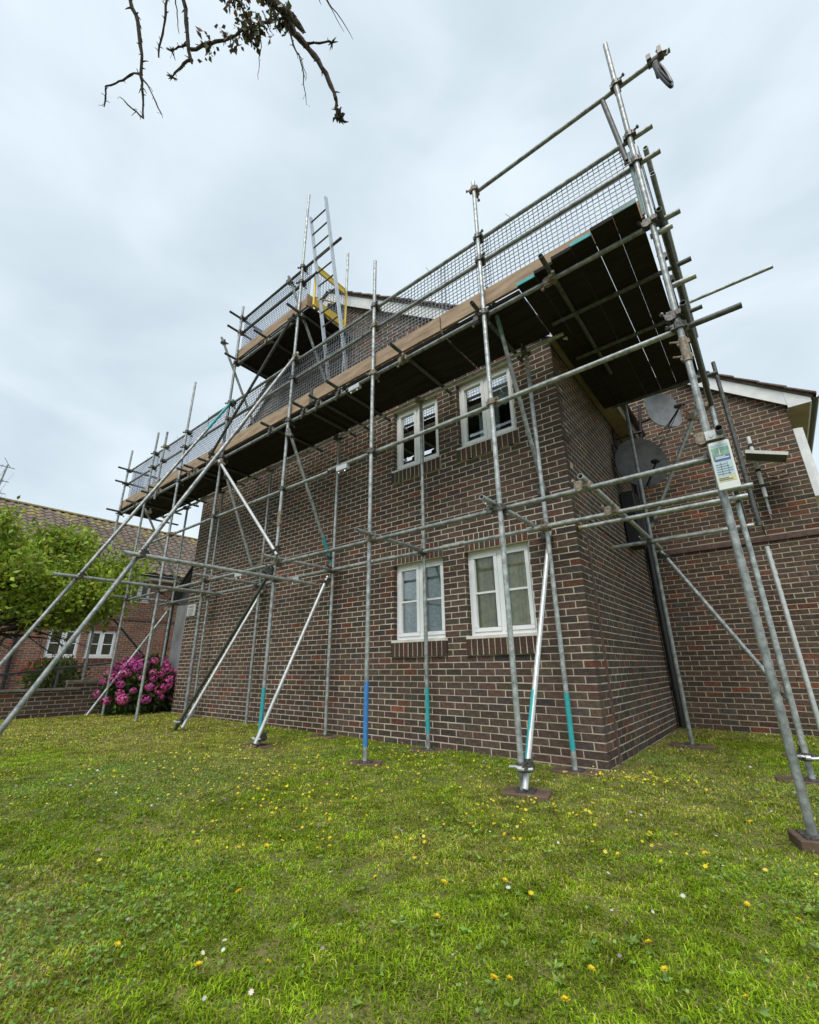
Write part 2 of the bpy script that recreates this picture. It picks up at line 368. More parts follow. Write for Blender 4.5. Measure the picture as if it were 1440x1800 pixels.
def window(parent, W, u0, u1, z0, z1, bar=True, curtain=None, sill=True, setback=.075, room=True):
    """white two-light window: frame (the part) > casement, pane, glazing_bar, sill, curtain"""
    P = lambda u, n, z: W.P(u, n - setback, z)
    f = MB(P); t = .045
    f.box(u0, u1, -.06, 0, z0, z0+t); f.box(u0, u1, -.06, 0, z1-t, z1); f.box(u0, u0+t, -.06, 0, z0+t, z1-t); f.box(u1-t, u1, -.06, 0, z0+t, z1-t)
    um = (u0+u1)/2; f.box(um-.022, um+.022, -.06, -.001, z0+t, z1-t)
    win = f.build('window', G['upvc'], parent)
    for a, b in ((u0+t, um-.022), (um+.022, u1-t)):
        c = MB(P); w_ = .05; s = .012
        for (x0, x1, y0, y1) in ((a, b, z0+t, z0+t+w_), (a, b, z1-t-w_, z1-t), (a, a+w_, z0+t+w_, z1-t-w_), (b-w_, b, z0+t+w_, z1-t-w_)):
            c.box(x0+.002, x1-.002, -.05, s, y0+.002, y1-.002)
        c.build('casement', G['upvc'], win)
        g = MB(P); g.box(a+w_-.004, b-w_+.004, -.028, -.022, z0+t+w_-.004, z1-t-w_+.004); g.build('pane', G['glass'], win)
        if bar:
            zb = z0 + (z1-z0)*.49; k = MB(P); k.box(a+w_, b-w_, -.03, .004, zb-.012, zb+.012); k.build('glazing_bar', G['upvc'], win)
    if sill:
        k = MB(P); k.box(u0-.03, u1+.0, -.05, setback+.015, z0-.035, z0-.001); k.build('sill', G['sill'], win)
    if curtain:
        for (a, b, zt, zb_, mt, depth) in curtain:
            k = MB(); n = 26; vs = []
            for i in range(n+1):
                u = a + (b-a)*i/n; d = -depth - .018*math.sin(i*1.9) - .008*math.sin(i*4.3)
                zlo = zb_(i/n) if callable(zb_) else zb_
                vs += [P(u, d, zlo), P(u, d-.004, zt)]
            k.add(vs, [(2*i, 2*i+2, 2*i+3, 2*i+1) for i in range(n)]); k.build('curtain', G[mt], win, smooth=True)
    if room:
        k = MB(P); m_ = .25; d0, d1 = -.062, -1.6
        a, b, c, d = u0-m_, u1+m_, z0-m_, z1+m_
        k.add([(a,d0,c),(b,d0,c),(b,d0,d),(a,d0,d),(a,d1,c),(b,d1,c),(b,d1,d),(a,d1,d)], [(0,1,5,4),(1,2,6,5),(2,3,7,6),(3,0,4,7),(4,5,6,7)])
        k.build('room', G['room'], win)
    return win

# ------------------------------------------------------------------ the brick block
SLOPE = .76; LIFT = .38; EAVE = 4.73; LW = 8.85; DEP = 3.68; RX = 2.36
block = empty('brick_block', (-4, 3, -.1), 'dark brown brick gable-ended block standing behind the scaffold', 'building')
WF = Wall((0,0,0), (1,0,0), (0,-1,0)); WR = Wall((0,0,0), (0,1,0), (1,0,0)); WB = Wall((0,DEP,0), (1,0,0), (0,-1,0))
wins = [(-2.655,-1.785,1.2,2.25), (-1.445,-.565,1.2,2.25), (-2.655,-1.785,3.75,4.8), (-1.445,-.565,3.75,4.8)]
sillo = [(u0, u1+.03, z0-.225, z0) for u0, u1, z0, z1 in wins]
lino = [(u0, u1, 2.25, 2.475) for u0, u1, z0, z1 in wins[:2]]
MID = -LW/2
def gable_top(zm, u0, u1):
    if zm < EAVE+LIFT-.16: return u0, u1
    h = (zm-EAVE-LIFT+.16)/SLOPE
    return max(u0, -LW+h), min(u1, -h)
def rear_top(zm, u0, u1):
    if zm < 4.75: return u0, u1
    return u0, min(u1, RX - (zm-4.75)/.78)
warm = lambda u, z: max(.25, min(.95, 1.35 - abs(u+3.6)/3.0 - abs(z-3.2)/2.4)) if z < 4.7 else .5
recF = lay_bricks(WF, -LW, 0, -3, 112, wins+sillo+lino, 'u1', gable_top, 'dark', warm, corner=True)
recR = lay_bricks(WR, 0, DEP-.02, -3, 64, (), 'u0', None, 'dark', lambda u, z: .25, swap=True)
# header bricks of the return lie half a brick out of step at the corner
recB = lay_bricks(WB, .02, RX, -3, 88, [(0, RX, 2.60, 2.68)], 'u1', rear_top, 'rear')
# mortar
mw = MB(); slab(mw, WF, -LW, -.004, -.4, EAVE+.1, wins)
mw.prism([(-LW, EAVE+.1), (-.004, EAVE+.1), (-.004, EAVE+.21), (MID, EAVE+.21-MID*SLOPE), (-LW, EAVE+.21)], 'y', .0015, .12)
wallF = mw.build('wall', G['mortar'], block); wallF['label'] = 'front gable wall of dark brick with pale mortar joints'
mr = MB(); slab(mr, WR, .13, DEP, -.4, 4.80, ()); wallR = mr.build('wall', G['mortar'], block); wallR['label'] = 'narrow return wall receding from the corner'
mb_ = MB(); slab(mb_, WB, 0, RX-.005, -.4, 4.75, ()); mb_.prism([(-.9, 4.75), (RX-.01, 4.75), (-.9, 4.75+.78*(RX+.9))], 'y', DEP+.0015, DEP+.12)
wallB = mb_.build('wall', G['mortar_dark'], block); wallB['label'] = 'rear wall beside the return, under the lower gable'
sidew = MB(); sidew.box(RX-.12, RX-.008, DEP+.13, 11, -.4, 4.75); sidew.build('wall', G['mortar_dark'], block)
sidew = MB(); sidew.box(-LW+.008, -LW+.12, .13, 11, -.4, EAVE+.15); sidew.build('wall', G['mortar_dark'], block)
allr = [(score(r), i, r) for i, r in enumerate(recF+recR+recB)]
allr.sort(key=lambda t: -t[0])
pw = {id(WF): wallF, id(WR): wallR, id(WB): wallB}
for s_, i, r in allr[:300]: place_brick(r, pw[id(r[0])])
bm = MB()
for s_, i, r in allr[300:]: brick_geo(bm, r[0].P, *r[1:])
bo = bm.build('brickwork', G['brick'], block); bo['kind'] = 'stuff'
# window sills and heads of bricks on end
for (u0, u1, z0, z1) in wins:
    sm = MB(WF.P); sm.box(u0-.026, u1+.026, -.02, .029, z0-.22, z0-.042); sm.T = None; sm.build('sill_mortar', G['mortar'], wallF)
for (u0, u1, z0, z1), cname in zip(wins, range(4)):
    n = 12; pit = (u1+.03-u0+.03)/n
    for i in range(n):
        c = random.choices([(.105,.062,.048,1), (.085,.056,.046,1), (.135,.066,.05,1), (.085,.08,.048,1)], [.4,.3,.2,.2])[0]
        mb = MB(); a = u0-.03+i*pit+.005; b = a+pit-.010
        brick_geo(mb, WF.P, a, b, z0-.225+.006, z0-.04, .05, c, proud=.032)
        mb.build('sill_brick', G['brick'], wallF)
for (u0, u1, z0, z1) in wins[:2]:
    n = 12; pit = (u1-u0)/n
    for i in range(n):
        c = random.choices(PAL, [.1,.1,.1,.25,.1,.3,.1])[0] + (1,)
        mb = MB(); brick_geo(mb, WF.P, u0+i*pit+.005, u0+(i+1)*pit-.005, 2.255, 2.47, .09, c); mb.build('lintel_brick', G['brick'], wallF)
sag = lambda lo, hi: (lambda t: lo + (hi-lo)*abs(2*t-1)**1.5)
cur = [
 [(-2.62,-1.83,2.2,1.22,'net',.09), (-2.62,-2.42,2.2,1.22,'curtain',.26), (-1.98,-1.81,2.2,1.22,'curtain',.26)],
 [(-1.42,-1.12,2.2,1.22,'curtain',.07), (-1.0,-.58,2.2,1.22,'curtain',.07)],
 [(-2.62,-1.81,4.77,4.28,'net',.05), (-2.62,-2.5,4.77,3.77,'net',.075), (-2.02,-1.81,4.77,3.77,'net',.075)],
 [(-1.42,-.58,4.77,4.25,'net',.05), (-1.18,-1.03,4.77,3.77,'net',.075), (-.98,-.86,4.77,3.77,'net',.075)]]
for k, (o, c) in enumerate(zip(wins, cur)): window(block, WF, *o, bar=(k < 2), curtain=c)

# roof of the front part: two slopes, verge tiles, white bargeboards
def roof_pt(side, d, lift=0):            # side +1 right slope, -1 left slope, d = distance along x from the ridge
    x = MID + side*d; return x, EAVE + LIFT + (-MID - d)*SLOPE + lift
OV = .27
rf = MB()
for s in (1, -1):
    a = roof_pt(s, 0); b = roof_pt(s, -MID+OV)
    rf.prism([a, b, (b[0], b[1]-.05), (a[0], a[1]-.05)], 'y', -.08, 11)
roof = rf.build('roof', G['tile'], block)
def tile_strip(parent, P0, P1, n, y0, y1, mt):
    """verge tiles lapping down from P0 to P1 in the x-z plane"""
    for i in range(n):
        a = (P0[0]+(P1[0]-P0[0])*i/n, P0[1]+(P1[1]-P0[1])*i/n); b = (P0[0]+(P1[0]-P0[0])*(i+1.12)/n, P0[1]+(P1[1]-P0[1])*(i+1.12)/n)
        m = MB(); m.prism([(a[0], a[1]+.012), (b[0], b[1]+.038), (b[0], b[1]+.008), (a[0], a[1]-.012)], 'y', y0+random.uniform(-.008,.008), y1); m.build('tile', mt, parent)
for s in (1, -1):
    a = roof_pt(s, .02, .01); b = roof_pt(s, -MID+OV, .01)
    tile_strip(roof, a, b, 19, -.13, .25, G['tile'])
    p0 = roof_pt(s, 0, -.055); p1 = roof_pt(s, -MID+OV-.03, -.055)
    m = MB(); m.prism([p0, p1, (p1[0], p1[1]-.20), (p0[0], p0[1]-.20-.06)], 'y', -.075, -.05); m.build('bargeboard', G['barge'], block)
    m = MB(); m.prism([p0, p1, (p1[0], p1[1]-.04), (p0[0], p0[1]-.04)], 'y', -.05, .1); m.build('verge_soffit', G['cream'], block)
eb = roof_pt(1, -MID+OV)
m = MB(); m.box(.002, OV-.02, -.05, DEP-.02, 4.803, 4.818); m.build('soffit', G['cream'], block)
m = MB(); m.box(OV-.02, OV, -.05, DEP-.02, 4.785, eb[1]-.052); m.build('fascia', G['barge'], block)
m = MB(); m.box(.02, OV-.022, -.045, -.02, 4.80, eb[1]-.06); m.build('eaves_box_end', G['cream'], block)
def gutter(parent, x, y0, y1, z, sx):
    m = MB(); n = 7; prof = [(x+sx*(.06-.055*math.cos(math.pi*i/n)), z-.055*math.sin(math.pi*i/n)) for i in range(n+1)]
    prof += [(x+sx*(.06+.048*math.cos(math.pi*i/n)), z-.048*math.sin(math.pi*i/n)) for i in range(n+1)]
    m.prism(prof, 'y', y0, y1); return m.build('gutter', G['black'], parent)
gutter(block, OV, -.06, DEP-.05, eb[1]-.02, 1)
# rear lower gable: verge with tiles, bargeboard, boxed eaves
RS = .78
def rr(x, lift=0): return x, 4.98 + (RX - x)*RS + lift
m = MB(); a, b = rr(-.9), rr(RX+.33)
m.prism([a, b, (b[0], b[1]-.05), (a[0], a[1]-.05)], 'y', DEP-.1, 11); c = rr(-4.2); m.prism([a, (-4.6, a[1]-3.7*RS), (-4.6, a[1]-3.7*RS-.05), (a[0], a[1]-.05)], 'y', DEP+.2, 11)
roof2 = m.build('roof', G['tile'], block); roof2['label'] = 'tiled roof over the rear wall'
tile_strip(roof2, rr(-.85, .01), rr(RX+.34, .01), 12, DEP-.15, DEP+.2, G['tile'])
a, b = rr(-.9, -.055), rr(RX+.02, -.055)
m = MB(); m.prism([a, b, (b[0], b[1]-.24), (a[0], a[1]-.24)], 'y', DEP-.085, DEP-.06); m.build('bargeboard', G['barge'], block)
m = MB(); b2 = rr(RX+.30, -.06); m.prism([(RX+.02, 4.62), (RX+.30, 4.62), b2, (RX+.02, rr(RX+.02,-.06)[1])], 'y', DEP-.095, DEP-.055); m.build('eaves_box_end', G['barge'], block)
m = MB(); m.box(RX-.0, RX+.28, DEP-.055, 10.5, 4.60, 4.618); m.build('soffit', G['cream'], block)
m = MB(); m.box(RX+.28, RX+.30, DEP-.05, 10.5, 4.60, b2[1]); m.build('fascia', G['barge'], block)
gutter(block, RX+.30, DEP-.11, 10.5, b2[1]+.02, 1)
m = MB(); m.box(RX+.004, RX+.08, DEP+.03, DEP+.9, 3.18, 4.30); m.box(RX+.08, RX+.12, DEP+.05, DEP+.88, 3.18, 4.30); m.build('white_cladding', G['barge'], block)
m = MB(); m.prism([(DEP-.03, 2.60), (DEP+.005, 2.60), (DEP+.005, 2.685), (DEP-.008, 2.685)], 'x', .0, RX); m.build('string_course', mat('string_course', (.085,.05,.042), .9, scale=15, var=.3, bump=.4), block)
# pipes on the return wall
m = MB(); m.tube([(.07,3.56,4.6),(.07,3.56,2.2),(.07,3.56,-.1)], .05, 14)
for z in (.5, 2.0, 3.6): m.tube([(.07,3.56,z-.035),(.07,3.56,z+.035)], .062, 14)
m.build('downpipe', G['black'], block, smooth=True)
m = MB(); m.box(.001, .014, .335, .365, -.1, 2.42); m.tube([(.012,.35,2.42),(.014,.42,2.50),(.014,.75,2.50),(.014,1.9,2.50)], .008, 6); m.build('lightning_strip', G['copper'], block)
# soil / cable box and cables at the back of the return wall
cab = MB(); cab.cbox(.01, .22, 2.35, 2.72, 2.55, 3.42, .02); cab.box(.22, .226, 2.40, 2.67, 2.62, 3.36)
o = cab.build('wall_cabinet', G['blackm']); tag(o, 'tall black box fixed to the return wall below the round dish', 'cabinet')
# porch beyond the far corner
pm = MB(); pm.box(-9.75, -LW-.01, .18, .24, -.1, 2.30); pm.build('porch_panel', G['grey'], block)
pm = MB(); pm.prism([(-9.95, 2.36), (-LW-.01, 3.22), (-LW-.01, 3.30), (-9.95, 2.44)], 'y', .06, 1.6); pm.build('porch_roof', G['lead'], block)
pm = MB(); pm.prism([(-9.97, 2.33), (-LW-.01, 3.20), (-LW-.01, 3.27), (-9.97, 2.40)], 'y', .02, .055); pm.build('porch_fascia', G['blackm'], block)
pm = MB(); pm.prism([(-9.75, 2.305), (-LW-.01, 2.305), (-LW-.01, 3.15), (-9.75, 2.46)], 'y', .19, .235); pm.build('porch_infill', G['lead'], block)
pm = MB(); pm.tube([(-9.82,.08,2.35),(-9.82,.08,-.05)], .05, 10); pm.build('downpipe', G['blackm'], block, smooth=True)

# notice on the gable wall
sg = MB(); sg.box(-8.78, -8.42, -.022, -.006, 1.97, 2.22); sgn = sg.build('notice', G['signw']); tag(sgn, 'small white printed notice screwed to the far end of the gable wall', 'sign')
for i, (z, l, h) in enumerate(((2.185,.26,.014),(2.16,.28,.014),(2.125,.24,.008),(2.105,.27,.008),(2.085,.22,.008),(2.06,.27,.008),(2.035,.2,.008),(2.01,.25,.008),(1.99,.18,.008))):
    m = MB(); m.box(-8.60-l/2, -8.60+l/2, -.0245, -.0215, z-h/2, z+h/2); m.build('printed_line', G['signt'], sgn)

# ------------------------------------------------------------------ scaffold
scaf = empty('scaffold', (-3, -.7, -.08), 'galvanised tube scaffold with timber platforms wrapped round the brick block', 'scaffold')
TR = .0245
# coupler: one ring on the standard (z), one on the ledger (x), bolts with nuts
def coupler_mesh(mt):
    m = MB()
    m.tube([(0,0,-.026),(0,0,.026)], .034, 10)
    m.tube([(-.026,.05,0),(.026,.05,0)], .034, 10)
    m.box(-.03,.03,.018,.032,-.03,.03)
    m.tube([(.03,-.012,0),(.075,-.03,.0)], .008, 6); m.tube([(.062,-.026,0),(.075,-.031,0)], .015, 6)
    m.tube([(0,.078,.03),(0,.10,.062)], .008, 6); m.tube([(0,.092,.05),(0,.101,.063)], .015, 6)
    m.box(.028,.05,-.02,.02,-.018,.018); m.box(-.046,-.028,-.014,.014,-.02,.02); m.box(-.018,.018,.03,.07,.03,.046)
    m.v = [tuple(c*1.22 if abs(c) > .0 else c for c in (p[0], p[1] if p[1] > .03 else p[1], p[2])) for p in m.v]; return m.mesh('coupler', mt, (0,0,0))[0]
CPL = [coupler_mesh(G['coupler']), coupler_mesh(G['coupler']), coupler_mesh(G['rust'])]
def coupler(parent, p, ang=0., flip=False, tilt=0., kind=None):
    o = bpy.data.objects.new('coupler', random.choice(CPL) if kind is None else CPL[kind])
    o.matrix_basis = Matrix.Translation(p) @ Matrix.Rotation(ang, 4, 'Z') @ Matrix.Rotation(tilt, 4, 'X') @ (Matrix.Rotation(math.pi, 4, 'Y') if flip else Matrix())
    return link(o, parent, p)
def tube(name, p0, p1, mt='galv', bands=(), label=None, r=TR, parent=None):
    m = MB(); m.tube([p0, p1], r, 16, hollow=.005); o = m.build(name, G[mt], parent or scaf, smooth=True)
    d = V3(p1)-V3(p0)
    for (t0, t1, bm_) in bands:
        b = MB(); b.tube([V3(p0)+d*t0, V3(p0)+d*t1], r+.0012, 16, cap=False); b.build('paint_band', G[bm_], o, smooth=True)
    if label: o['label'] = label
    return o
YO, YI = -1.15, -.20
g0 = lambda x, y: float(gz(x, y))
OUT = [(1.40, 7.32), (-.325, 6.75), (-2.045, 6.65), (-3.90, 9.74), (-5.92, 8.17), (-7.65, 7.05), (-9.25, 6.32), (-10.82, 6.35)]
STD = {}
for x, zt in OUT:
    bands = ()
    z0 = g0(x, YO) + .03
    H = zt - z0
    if abs(x+2.045) < .01: bands = [(.13/H, .75/H, 'blue')]
    if abs(x+3.90) < .01: bands = [(.16/H, .66/H, 'teal')]
    STD[x] = tube('standard', (x, YO, z0), (x, YO, zt), 'galv', bands)
INN = [(-.25, 4.66), (-1.95, 4.66), (-3.74, 8.95), (-5.72, 8.2), (-7.55, 4.66), (-9.2, 4.66)]
for x, zt in INN:
    z0 = g0(x, YI) + .03; H = zt-z0; bands = ()
    if x in (-.25, -1.95): bands = [(.16/H, .66/H, 'teal')]
    if x == -5.72: bands = [(2.3/H, 2.75/H, 'green')]
    if x == -9.2: bands = [(.05/H, .4/H, 'green')]
    STD[(x, 'i')] = tube('standard', (x, YI, z0), (x, YI, zt), 'galv', bands)
RGT = [(1.455, .60, 6.25), (1.455, 1.85, 6.15), (.42, 1.85, 4.64)]
for x, y, zt in RGT: STD[(x, y)] = tube('standard', (x, y, g0(x, y)+.03), (x, y, zt), 'galv')
tube('standard', (-8.72, YO+.0, 4.45), (-8.72, YO, 6.15)); 
tube('standard', (1.60, 1.80, 2.42), (1.60, 1.80, 4.78), 'galv_dark'); tube('standard', (1.63, 1.72, g0(1.63,1.7)+.02), (1.61, 1.78, 2.15), 'galv_white')
YL = YO + .05; YLI = YI - .05
def ledger(y, z, x0, x1, at, ang=0., mt='galv', name='ledger', key=None, **k):
    o = tube(name, (x0, y, z), (x1, y, z), mt, **k)
    for x in at:
        yy = YO if y < -.8 else YI
        coupler(o, (x, yy, z), 0. if y > yy else math.pi, random.random() < .5)
    return o
ox = [x for x, _ in OUT]; ix = [x for x, _ in INN]
# lower lift
ledger(YL, 2.285, -3.2, 1.46, [1.40, -.325, -2.045]); ledger(YL+.0, 2.285, -9.6, -3.21, [-3.90, -5.92, -7.65, -9.25])
ledger(YLI, 2.29, -3.3, 1.60, ix[:2]); ledger(YLI, 2.29, -10.0, -3.31, ix[2:])
# handrail level (mid)
ledger(YL, 3.455, -2.9, 1.46, [1.40, -.325, -2.045]); ledger(YL, 3.43, -8.6, -2.91, [-3.90, -5.92, -7.65])
tube('ledger', (1.30, YO+.10, 3.49), (1.82, YO+.10, 3.49), 'galv_dark')
# platform level
ledger(YL, 4.635, -2.6, 1.62, [-.325, -2.045]); ledger(YL, 4.615, -6.4, -2.61, [-3.90, -5.92]); ledger(YL, 4.60, -11.05, -6.41, [-7.65, -9.25, -10.82])
ledger(YLI, 4.63, -4.5, .25, ix[:3]); ledger(YLI, 4.61, -10.4, -4.51, ix[3:])
# guard rails
for z, x0 in ((5.80, 1.60), (5.435, 1.605)):
    ledger(YL, z, -2.3, x0, [1.40, -.325, -2.045]); ledger(YL, z-.01, -6.8, -2.31, [-3.90, -5.92]); ledger(YL, z-.03, -11.0, -6.81, [-7.65, -8.72, -9.25, -10.82])
tube('ledger', (1.36, YO+.06, 4.53), (1.54, YO+.06, 4.53)); tube('ledger', (1.43, YO+.06, 3.91), (1.60, YO+.06, 3.91))
ledger(YL, 6.62, -.36, 1.90, [1.40, -.325], name='top_rail')
tube('brace', (1.33, YO+.04, 5.55), (1.25, YO+.06, 6.60), 'galv_dark')
# end return at the far left
for z in (5.77, 5.40): 
    o = tube('ledger', (-10.77, -1.40, z), (-10.77, .30, z), 'galv_dark')
for z in (4.62,): tube('ledger', (-10.77, -1.45, z), (-10.77, .30, z), 'galv_dark')
# transoms: across the platform, sticking out past the outer ledger
for x in (-.38, .46, -1.52, -2.72, -3.18, -3.52, -4.40, -6.45, -6.95, -7.2, -8.6, -9.0, -9.9):
    o = tube('transom', (x, -1.36+random.uniform(-.05,.04), 4.685-.012*max(0, -x-3)/3), (x, -.03 if x < 0 else 1.0, 4.68-.012*max(0, -x-3)/3), 'galv_dark')
    coupler(o, (x, YL, 4.64), math.pi/2, True)
for x in (-2.0, -3.84, -.38, -5.80, -7.6, -9.3):
    o = tube('transom', (x, -1.40, 2.335), (x, -.06 if x > -3 else .02, 2.335))
    coupler(o, (x, YL-.01, 2.30), math.pi/2)
    if x == -3.84: 
        b = MB(); b.tube([(x,-.0,2.335),(x,.022,2.335)], TR+.002, 12); b.build('end_cap', G['gold'], o)
# right-hand return: tubes running back (y) and across (x)
o = tube('transom', (.485, -1.26, 2.345), (.50, 1.95, 2.345)); coupler(o, (.485, YL, 2.31), math.pi/2); coupler(o, (.49, YLI, 2.31), math.pi/2); coupler(o, (.50, 1.25, 2.31), math.pi/2)
for y, x0 in ((.07, .02), (1.24, .045)):
    o = tube('ledger', (x0, y, 2.30), (1.55, y, 2.30)); b = MB(); b.tube([(x0-.004,y,2.30),(x0+.022,y,2.30)], TR+.002, 12); b.build('end_cap', G['gold'], o)
for x, z, y0, y1 in ((1.475, 2.42, -1.30, 2.05), (1.465, 3.56, -1.28, 2.1), (1.475, 4.62, -1.25, 2.1)):
    o = tube('ledger', (x, y0, z), (x, y1, z), 'galv_dark')
    for yy in (YO, .60, 1.85): coupler(o, (1.42, yy, z), math.pi/2)
for z in (5.40, 5.78):
    o = tube('ledger', (1.50, -.95, z), (1.50, 2.0, z)); 
    for yy in (.60, 1.85): coupler(o, (1.455, yy, z), math.pi/2)
tube('ledger', (1.0, 1.80, 5.88), (2.50, 1.80, 5.88), label='long tube pointing out to the right')
tube('ledger', (.25, 1.78, 4.60), (1.62, 1.78, 4.60), 'galv_dark'); tube('ledger', (.20, .35, 4.655), (1.62, .35, 4.655), 'galv_dark'); tube('ledger', (.20, -.45, 4.655), (1.62, -.45, 4.655), 'galv_dark')
# braces
BR = [((-5.90,-1.20,4.50),(-3.80,-1.20,2.37),'galv_white',()), ((-3.80,-1.20,4.40),(-3.80,-.19,2.42),'galv',[(.80,1,'teal')]), ((-5.80,-1.12,4.30),(-5.80,-.27,2.45),'galv',()),
      ((-.27,-1.07,5.02),(-.29,.02,2.68),'galv',[(0,.22,'green')]), ((-.28,-1.21,-.045),(-.29,-.02,2.30),'galv_white',()), ((-3.80,-1.27,-.02),(-3.80,-.25,2.20),'galv_white',()),
      ((-6.05,-1.20,-.02),(-3.88,-1.20,2.20),'galv_dark',()), ((-5.84,-1.20,.02),(-5.80,-.08,2.22),'galv_white',()), ((-9.25,-1.42,.03),(-9.25,-.18,2.22),'galv',()),
      ((-10.78,-1.05,2.26),(-10.78,.35,.85),'galv_dark',()), ((-9.2,-1.14,4.35),(-9.2,-.12,2.70),'galv',()), ((-3.93,-1.21,6.74),(-6.30,-1.21,4.68),'galv_dark',()),
      ((-3.96,-1.38,7.48),(-3.95,-.30,5.60),'galv',()), ((-5.98,-1.48,7.18),(-5.95,-.35,5.20),'galv',()), ((1.28,1.90,4.20),(.44,1.90,2.66),'galv',()), ((.48,1.92,2.33),(1.44,1.92,.46),'galv',()),
      ((-7.6,-1.2,4.3),(-9.1,-1.2,2.5),'galv_dark',())]
for i, (p, q_, mt, bd) in enumerate(BR[:-1]):
    o = tube('brace', p, q_, mt, bd)
    d = (V3(q_)-V3(p)).normalized()
    for P in (V3(p)+d*.12, V3(q_)-d*.1):
        if P.z > .2: coupler(o, P, random.uniform(0, 3), tilt=.6, kind=random.choice((0,0,2)))
b = MB(); b.tube([(-.303,-1.16,.12),(-.303,-.98,.62)], .008, 6)
# teal half of the lower brace
o = MB(); o.tube([(-.2825,-1.155,.06),(-.2855,-.86,.645)], TR+.0012, 16, cap=False); o.build('paint_band', G['teal'], scaf, smooth=True)
# rakers to the lawn, tied back to the standards
for x, tz, gy_, zt, bd in ((-3.84, 2.045, -4.05, 5.80, ()), (-5.84, 2.06, -4.02, 5.72, [(0, .14, 'teal')])):
    top = V3((x, -1.18, zt)); k = ((-2.955+1.18)/(tz+.0-zt)); zf = g0(x, gy_)
    bot = V3((x, -1.18 + k*(zf+.03-zt), zf+.03))
    o = tube('raker', top + (top-bot).normalized()*.12, bot, 'galv', bd); coupler(o, top, 0); 
    t = tube('raker_tie', (x+.05, -3.12 if x > -5 else -3.24, tz), (x+.05, -.50 if x > -5 else -.86, tz), 'galv'); coupler(t, (x+.03, -2.95, tz), .4, tilt=.5); coupler(t, (x, YO, tz), math.pi/2)
# sleeves joining tubes end to end
for (x, y, z) in ((1.40, YO, 3.22), (-3.90, YO, 2.95), (-5.72, YI, 2.78), (1.455, .60, 3.05), (1.455, 1.85, 3.6)):
    m = MB(); m.tube([(x,y,z-.11),(x,y,z+.11)], .033, 12); m.box(x-.045, x+.045, y-.014, y+.014, z-.09, z-.05); m.box(x-.045, x+.045, y-.014, y+.014, z+.05, z+.09)
    m.tube([(x-.03,y-.03,z-.07),(x-.09,y-.05,z-.06)], .008, 6); m.tube([(x-.03,y-.03,z+.07),(x-.09,y-.05,z+.08)], .008, 6); m.build('sleeve', G['rust'], scaf, smooth=True)
# brackets at SA foot of ledger bolts beneath platform (pale fixings)
for (x, y, z) in ((-2.44, YL, 4.60), (-2.62, YL, 3.41), (-4.9, YL, 2.255), (-4.6, YLI, 2.255)):
    m = MB(); m.box(x-.10, x+.10, y-.03, y+.03, z-.035, z+.03); m.tube([(x-.06,y,z-.03),(x-.06,y-.02,z-.075)], .011, 6); m.tube([(x+.06,y,z-.03),(x+.06,y-.02,z-.075)], .011, 6); m.build('joint_clamp', G['galv_white'], scaf)

# boards of the main platform (along x), each its own piece
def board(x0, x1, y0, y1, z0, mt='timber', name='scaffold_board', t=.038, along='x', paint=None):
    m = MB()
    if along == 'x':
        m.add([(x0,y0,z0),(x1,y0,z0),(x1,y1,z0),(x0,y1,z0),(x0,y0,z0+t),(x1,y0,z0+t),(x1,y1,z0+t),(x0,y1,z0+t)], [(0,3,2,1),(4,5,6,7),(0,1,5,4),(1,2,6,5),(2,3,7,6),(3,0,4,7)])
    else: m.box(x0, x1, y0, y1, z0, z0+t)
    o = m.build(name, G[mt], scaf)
    return o
segs = [(-11.0,-8.95), (-8.94,-6.5), (-6.49,-3.4), (-3.39,-.95), (-.94,.095)]
for i, (a, b) in enumerate(segs):
    for j in range(4):
        y0 = -1.085 + j*.212
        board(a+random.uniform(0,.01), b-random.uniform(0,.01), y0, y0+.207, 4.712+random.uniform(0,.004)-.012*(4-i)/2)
for j in range(6):
    x0 = .105 + j*.205 + (.0 if j < 1 else .003*random.random()); gap = (.007, .0045, .004, .010, .005, .004)[j]
    ye = -1.16 - (.02, .05, .10, .13, .17, .20)[j]
    bo_ = board(x0, x0+.205-gap, ye, 1.95, 4.712, along='y')
    e_ = MB(); e_.box(x0-.001, x0+.206-gap, ye-.002, ye+.008, 4.7105, 4.7515); e_.build('painted_end', G[('teal','timber','timber','teal','timber','green')[j]], bo_)
# toe boards
for a, b, dz in ((-.93, 1.36, 0), (-3.36, -.95, -.005), (-6.48, -3.38, -.02), (-8.9, -6.50, -.035), (-10.95, -8.92, -.045)):
    m = MB(); m.box(a, b, -1.118, -1.082, 4.765+dz, 4.985+dz); m.build('toe_board', G['toe'], scaf)
m = MB(); m.box(-10.80, -10.765, -1.08, -.1, 4.73, 4.94); m.build('toe_board', G['toe'], scaf)
m = MB(); m.box(1.375, 1.41, -1.05, 1.9, 4.765, 4.985); m.build('toe_board', G['timber'], scaf)
m = MB(); m.box(1.345, 1.372, -1.135, -1.118, 4.78, 5.62); m.build('board_clip', G['green'], scaf)
m = MB(); m.box(-3.43, -3.36, -1.135, -1.12, 4.74, 4.99); m.build('board_clip', G['coupler'], scaf)

